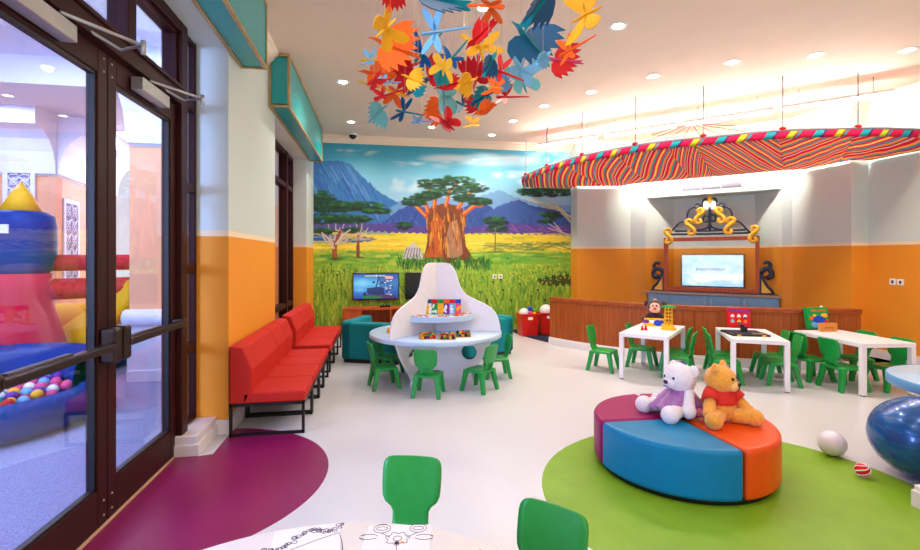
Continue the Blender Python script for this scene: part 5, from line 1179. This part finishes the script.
    for zh in [2.32+0.04*i for i in range(14)]:
        dep = F*(zh-HE)/(HY-a[4]); pp = Vector(ray(a[3], a[4]))*dep; s_ = a[5]*dep/F
        sc_ = min([((pp-q).length-0.42*(s_+t)) for q, t in CUTS]+[0.05])-abs(zh-2.55)*0.06
        if best is None or sc_ > best[0]: best = (sc_, zh, pp, s_)
    CUTS.append(best[2:]); cutout(*a, zh=best[1])

# ================================================================== ceiling lamps
WARM = (1.0, 0.89, 0.76)
def downlight(x, y, label, power=56.0, vis=True):
    e = empty('downlight', (x, y, CEIL), 0, label, 'ceiling light', 'recessed round ceiling lights')
    m = MB(); m.lathe([(0.057, 0.0), (0.057, -0.004), (0.085, -0.006), (0.09, 0.0)], 28, cap=False); m.build('trim_ring', M['can_trim'], e)
    m = MB(); m.lathe([(0, -0.002), (0.056, -0.002), (0.056, 0.0), (0, 0.0)], 24); m.build('lens', M['lamp'], e)
    l_ = bpy.data.lights.new('lamp', 'SPOT'); l_.energy = power; l_.color = WARM; l_.spot_size = math.radians(150); l_.spot_blend = 0.7; l_.shadow_soft_size = 0.055
    o = bpy.data.objects.new('lamp', l_); COL.objects.link(o); o.parent = e; o.location = (0, 0, -0.012)
for px, py, lb in ((618, 26, 'round ceiling light right of the yellow butterfly, nearest of the curved row'), (343, 82, 'round ceiling light at left above the second teal valance'), (351, 122, 'round ceiling light next to the black dome camera'),
                   (815, 55, 'round ceiling light above the right part of the canopy, second from right'), (732, 62, 'round ceiling light above the middle of canopy, third from right'), (653, 76, 'round ceiling light above the left middle of the canopy'),
                   (591, 92, 'round ceiling light over the left part of the canopy'), (544, 106, 'round ceiling light over the left tip of the canopy'), (908, 50, 'round ceiling light at the right edge of the picture'),
                   (484, 8, 'round ceiling light behind the orange dragonfly cut-out'), (513, 121, 'small round ceiling light over the middle of mural, right one'), (492, 135, 'small round ceiling light closest to the mural'), (432, 127, 'round ceiling light behind the red butterfly cut-out'), (450, 91, 'round ceiling light hidden among the low cut-outs')):
    downlight(*at_z(px, py, CEIL), lb)
for k, (x, y) in enumerate(((0.3, 1.8), (2.3, 2.0), (4.4, 2.4), (0.3, -0.6), (2.3, -0.6), (4.6, -0.4), (6.2, 1.6))):
    downlight(x, y, 'round ceiling light out over the front of the room, %s' % ('first', 'second', 'third', 'fourth', 'fifth', 'sixth', 'seventh')[k], 56 if x < 4 else 30)
x_, y_ = at_z(353.5, 137, CEIL)
e = empty('dome_camera', (x_, 8.95, CEIL), 0, 'small black security dome on the ceiling above the mural', 'camera')
m = MB(); m.lathe([(0.075, -0.03), (0.08, 0.0)], 24); m.build('base', M['can_trim'], e)
m = MB(); m.ball((0, 0, -0.03), 0.07, seg=20); m.build('dome', M['eye'], e)
# fluorescent battens above the canopy, along the television wall
def batten(x, y, rz, z, label, L=1.15):
    e = empty('fluorescent_light', (x, y, z), rz, label, 'ceiling light', 'fluorescent tubes above the canopy')
    m = MB(); m.box(-L/2, L/2, -0.03, 0.03, 0.0, 0.035); m.build('housing', M['can_trim'], e)
    if z > 3.3: m = MB(); m.tube([(-L/3, 0, 0.03), (-L/3, 0, CEIL-z)], 0.005, 6); m.tube([(L/3, 0, 0.03), (L/3, 0, CEIL-z)], 0.005, 6); m.build('suspension_rod', M['rod'], e)
    m = MB(); m.tube([(-L/2+0.02, 0, -0.022), (L/2-0.02, 0, -0.022)], 0.016, 10); m.build('tube', M['tube'], e)
ba, bb_ = at_z(884, 93, 3.52), at_z(790, 108, 3.52); bt = Vector(((ba[0]+bb_[0])/2, (ba[1]+bb_[1])/2, 0))
for k in range(4):
    p = bt-DT*1.25*k
    batten(p.x, p.y, -PI/4, 3.52, 'bare fluorescent tube on the ceiling above the canopy, %s from the right' % ('first', 'second', 'third', 'fourth')[k])
for k, (x, y, rz) in enumerate(((6.35, 6.72, -PI/4), (5.55, 7.52, -PI/4), (4.9, 8.2, -PI/4), (4.3, 8.55, -0.19), (6.6, 6.0, PI/2))):
    batten(x, y, rz, 3.05, 'fluorescent tube lying above the canopy ' + ('over the right part of the television niche', 'over the middle of the television niche', 'over the left part of the television niche', 'along the wall next to the mural', 'along the right-hand wall')[k], 0.78)
# small fixture with red cords over the canopy
hx, hy = 5.05, 7.0; hp = at_d(692, 125, 8.0)
e = empty('ceiling_fixture', hp, 0, 'small white fixture with thin red cords hanging above the canopy', 'fixture')
m = MB(); m.lathe([(0.05, 0.0), (0.16, 0.02), (0.16, 0.07), (0.06, 0.10), (0, 0.10)], 20); m.build('cap', M['can_trim'], e)
m = MB()
for k in range(10): a = 2*PI*k/10; m.tube([(0.08*math.cos(a), 0.08*math.sin(a), 0.0), (0.75*math.cos(a), 0.75*math.sin(a), -0.2)], 0.005, 5)
m.build('cord', C['red'], e)
m = MB(); m.tube([(0, 0, 0.1), (0, 0, CEIL-hp.z)], 0.006, 6); m.build('stem', M['rod'], e)

# socket plates
def plate(x, y, z, rz, label):
    e = empty('wall_socket', (x, y, z), rz, label, 'socket', 'white wall sockets')
    m = MB(); m.box(-0.043, 0.043, -0.010, 0, -0.043, 0.043); m.build('plate', M['can_trim'], e, bevel=0.004)
    m = MB(); m.box(-0.012, 0.012, -0.013, -0.009, -0.02, 0.02); m.build('switch', M['eye'], e)
xq, zq = at_y(494.5, 276.5, 9.14); plate(xq, 9.14, zq, 0, 'left one of the two socket plates on the mural'); xq, zq = at_y(499.5, 276.5, 9.14); plate(xq+0.02, 9.14, zq, 0, 'right one of the two socket plates on the mural')
plate(7.068, 5.46, 1.11, -PI/2, 'left one of the two socket plates on the orange wall'); plate(7.068, 5.36, 1.11, -PI/2, 'right one of the two socket plates on the orange wall')

# ================================================================== the playroom beyond the glass
XB = -1.62
m = MB(); m.box(-9.5, XB, -2.5, 12.5, -0.1, -0.004); struct(m.build('floor_playroom', M['carpet']))
m = MB(); m.box(-9.5, XB, -2.5, 12.5, 3.72, 3.8); m.box(-6.5, -2.2, 3.0, 4.0, 3.45, 3.72); m.box(-6.5, -2.2, 6.0, 6.8, 3.4, 3.72); struct(m.build('ceiling_playroom', M['lilac_white']))
m = MB(); m.wall((-9.5, 8.5), (-5.11, 8.5), 0, 3.75, 0.15); m.wall((-5.11, 8.5), (-5.62, 11.2), 0, 3.75, 0.1); m.wall((-5.7, 12.3), (XB, 12.3), 0, 3.75, 0.1); m.wall((-2.88, 6.05), (XB, 6.05), 0, 3.75, 0.15); m.wall((-2.88, 12), (-2.88, 6.19), 0, 3.75, 0.15, 1); m.wall((-9.4, -2), (-9.4, 8.5), 0, 3.75, 0.1)
struct(m.build('wall_playroom', M['peach']))
e = empty('window_4', (-4.2, 12.2, 0), 0, 'bright window of the playroom beyond the glass door', 'window', kind='structure')
m = MB(); m.box(-1.3, 1.2, -0.02, 0.0, 0.9, 3.2); m.build('window_pane', M['lit'], e)
m = MB()
for x_ in (-1.32, -0.5, 0.35, 1.2): m.box(x_-0.03, x_+0.03, -0.04, 0.0, 0.88, 3.22)
m.build('window_frame', M['lilac_white'], e)
def cove(name, pl):
    m = MB(); prof = [(0, 2.78), (0.05, 2.78), (0.06, 2.95), (0.10, 3.12), (0.2, 3.3), (0.34, 3.42), (0.5, 3.46), (0.5, 3.72), (0, 3.72)]
    for a, b in zip(pl, pl[1:]):
        d_ = Vector((b[0]-a[0], b[1]-a[1], 0)); L_ = d_.length; d_.normalize(); n_ = Vector((d_.y, -d_.x, 0))
        m.prism(prof, -0.02, L_+0.02, Matrix(((n_.x, 0, d_.x, a[0]), (n_.y, 0, d_.y, a[1]), (0, 1, 0, 0), (0, 0, 0, 1))))
    return struct(m.build(name, M['lilac_white']))
cove('trim_6', [(-9.5, 8.5), (-5.11, 8.5), (-5.62, 11.2)]); cove('trim_7', [(-2.88, 6.05), (XB, 6.05)])
m = MB(); m.wall((-2.9, 6.05), (XB, 6.05), 0.0, 0.13, 0.03, -1); m.tube([(-2.9, 6.0, 0.75), (XB, 6.0, 0.75)], 0.10, 16); m.wall((-2.9, 6.05), (XB, 6.05), 0.13, 0.7, 0.015, -1); struct(m.build('trim_8', M['lilac_white']))
def lattice(x, y, rz, w, z0, z1, label):
    e = empty('lattice_panel', (x, y, 0), rz, label, 'panel', 'white carved lattice panels'); t = 0.07
    m = MB(); m.box(0, t, -0.05, 0, z0, z1); m.box(w-t, w, -0.05, 0, z0, z1); m.box(t, w-t, -0.049, 0, z0, z0+t); m.box(t, w-t, -0.049, 0, z1-t, z1); m.build('frame', M['lilac_white'], e, bevel=0.008)
    m = MB(); n = int((z1-z0-2*t)/(w-2*t)*2); st = (z1-z0-2*t)/n; wi = w-2*t
    for k in range(n):
        za, zc = z0+t+k*st, z0+t+(k+1)*st; zm = (za+zc)/2
        for (xa_, xb_) in ((t, t+wi/2), (t+wi/2, w-t)):
            xm = (xa_+xb_)/2
            for p_, q_ in (((xa_, za), (xb_, zc)), ((xa_, zc), (xb_, za))): m.tube([(p_[0], -0.03, p_[1]), (q_[0], -0.03, q_[1])], 0.013, 4)
            m.tube([(xm+0.3*st*math.cos(a), -0.03, zm+0.3*st*math.sin(a)) for a in [2*PI*i/8 for i in range(9)]], 0.012, 4)
    m.build('lattice', M['lilac_white'], e)
    m = MB(); m.box(t, w-t, -0.01, 0, z0+t, z1-t); m.build('backing', mat('grey_lilac_panel', (196, 188, 204), 0.6), e)
x0_ = at_y(4.5, 200, 8.5)[0]; x1_ = at_y(37, 200, 8.5)[0]
lattice(x0_, 8.5, 0, x1_-x0_, 0.9, at_y(20, 163, 8.5)[1], 'white lattice wall panel behind the blue inflatable tower')
a2 = math.atan2(11.2-8.5, -5.62+5.11)
lattice(-5.14, 8.66, a2, 0.62, 0.8, 2.42, 'white lattice wall panel right of the blue inflatable tower')
# inflatable castle
e = empty('inflatable_castle', (-4.1, 6.35, 0), 0, 'bouncy inflatable castle with blue turret, red columns and yellow slide', 'bouncy castle')
e.rotation_euler = (0, 0, 0)
m = MB(); m.box(-2.3, 0.75, -0.62, 1.3, 0.0, 0.34); m.build('base', M['inflat_blue'], e, bevel=0.12, seg=4)
tp = Vector((-4.19, 6.36, 0))-Vector((-4.1, 6.35, 0))
def col(x, y, nm):
    m = MB(); m.lathe([(0.44, 0.30), (0.40, 0.5), (0.31, 0.85), (0.28, 1.05), (0.30, 1.26), (0.0, 1.27)], 28, (x, y, 0)); c_ = m.build('column', M['inflat_red'], e)
    m = MB(); m.lathe([(0.0, 1.25), (0.24, 1.25), (0.31, 1.32), (0.335, 1.5), (0.335, 1.8), (0.31, 1.94), (0.24, 1.99), (0, 2.0)], 28, (x, y, 0)); t_ = m.build('turret', M['inflat_blue'], c_)
    m = MB(); m.lathe([(0.20, 1.99), (0.10, 2.2), (0.0, 2.36)], 24, (x, y, 0)); m.build('turret_cone', M['inflat_yellow'], c_)
    m = MB(); m.box(x-0.02, x+0.1, y-0.35, y-0.33, 1.72, 1.82, Matrix.Identity(4)); m.build('patch', M['white_lam'], t_)
col(tp.x, tp.y, 'a')
for z_, r_ in ((1.06, 0.13), (1.38, 0.10)):
    m = MB(); m.tube([(-0.09, 0.05, z_), (1.9, 0.75, z_+0.02)], r_, 16); m.build('tube_rail', M['inflat_red'], e)
    m = MB(); m.tube([(-0.09, 0.05, z_), (-2.4, 0.0, z_)], r_, 16); m.build('tube_rail', M['inflat_red'], e)
m = MB(); m.tube([(1.95, 0.75, 0.0), (1.95, 0.75, 1.5)], 0.2, 18); m.build('post', M['inflat_red'], e)
m = MB(); m.prism([(-0.2, 0.30), (0.5, 0.30), (1.15, 1.02), (1.15, 1.2), (0.95, 1.2)], 0.25, 1.0, VERT); m.build('slide', M['inflat_yellow'], e, bevel=0.08, seg=3)
m = MB(); m.tube([(-2.3, 1.15, 0.55), (1.0, 1.15, 0.55)], 0.25, 16); m.build('yellow_roll', M['inflat_yellow'], e)
# ball pool in front of it
e = empty('ball_pit', (-3.42, 4.72, 0), 0, 'round blue inflatable ball pit full of coloured balls', 'ball pit')
PR = 0.86
m = MB(); m.lathe([(0.0, 0.01), (PR-0.05, 0.01), (PR+0.02, 0.06), (PR+0.05, 0.16), (PR, 0.27), (PR-0.11, 0.30), (PR-0.2, 0.25), (PR-0.22, 0.18), (0.0, 0.18)], 56); m.build('ring_wall', M['inflat_blue'], e)
m = MB(); m.lathe([(PR-0.1, 0.2), (PR+0.02, 0.3), (PR+0.0, 0.50), (PR-0.08, 0.57), (PR-0.2, 0.50), (PR-0.24, 0.25)], 40, a0=math.radians(20), a1=math.radians(200)); m.build('back_wall', M['inflat_blue'], e)
cols = ['pink', 'red', 'teal', 'pink', 'yellow', 'white', 'light_blue', 'pink', 'purple']
kk = 0
for i in range(13):
    for j in range(14):
        x_, y_ = -0.60+0.098*i+(0.049 if j % 2 else 0)+rnd.uniform(-0.004, 0.004), -0.60+0.0925*j+rnd.uniform(-0.001, 0.001)
        if math.hypot(x_, y_) > 0.60: continue
        c_ = cols[(i*2+j*5+rnd.randrange(3)) % 9]; m = MB(); m.ball((0, 0, 0), 0.046, seg=12)
        tag(m.build('pit_ball', C[c_], None, loc=(-3.42+x_, 4.72+y_, 0.23+rnd.uniform(0, 0.045))), '%s plastic ball in the blue ball pit' % c_.replace('_', ' '), 'ball', 'balls in the ball pit')
# bluish ceiling panels of the playroom; last one added to brighten behind the second window
for k, (x, y) in enumerate(((-3.2, 2.0), (-3.4, 4.9), (-5.5, 7.4), (-4.4, 9.6), (-2.2, 4.8), (-6.2, 4.9), (-2.25, 8.2))):
    e = empty('ceiling_panel_light', (x, y, 3.70), 0, 'square white ceiling light in the room beyond the glass, %s' % ('nearest', 'over the ball pit', 'over the lattice panels', 'by its bright window', 'by the door wall', 'farthest left', 'added to brighten behind the second window')[k], 'ceiling light', 'square ceiling lights of the playroom')
    m = MB(); m.box(-0.33, 0.33, -0.33, 0.33, 0.0, 0.02); m.build('frame', M['can_trim'], e)
    area('lamp', (0, 0, -0.004), 0.6, 40, (0.60, 0.74, 1.0), (0, 0, 0), e, 0.6)

# unseen area light added in the playroom to tint the left jambs blue
area('added_blue_light', (-5.6, -0.6, 2.1), 2.4, 300, (0.40, 0.58, 1.0), Vector((4.2, 4.7, -0.2)).to_track_quat('-Z', 'Y').to_euler(), None, 2.0)
# ================================================================== camera, world, colour
cam = bpy.data.cameras.new('camera'); co = bpy.data.objects.new('camera', cam); COL.objects.link(co)
co.location = (0, 0, HE); co.rotation_euler = (PI/2, 0, -PSI)
cam.sensor_fit = 'HORIZONTAL'; cam.sensor_width = 36; cam.lens = F/920*36; cam.shift_y = -(275-HY)/920; cam.clip_start = 0.02
SC.camera = co
w = bpy.data.worlds.new('world'); SC.world = w; w.use_nodes = True
bg = w.node_tree.nodes['Background']; bg.inputs['Color'].default_value = (1.0, 0.93, 0.88, 1); bg.inputs['Strength'].default_value = 0.9
vs = SC.view_settings; vs.view_transform = 'Standard'; vs.look = 'None'; vs.exposure = 0.58; vs.gamma = 1.0; vs.use_curve_mapping = False
SC.cycles.max_bounces = 7; SC.cycles.transparent_max_bounces = 10; SC.cycles.sample_clamp_indirect = 6.0; SC.cycles.use_denoising = True
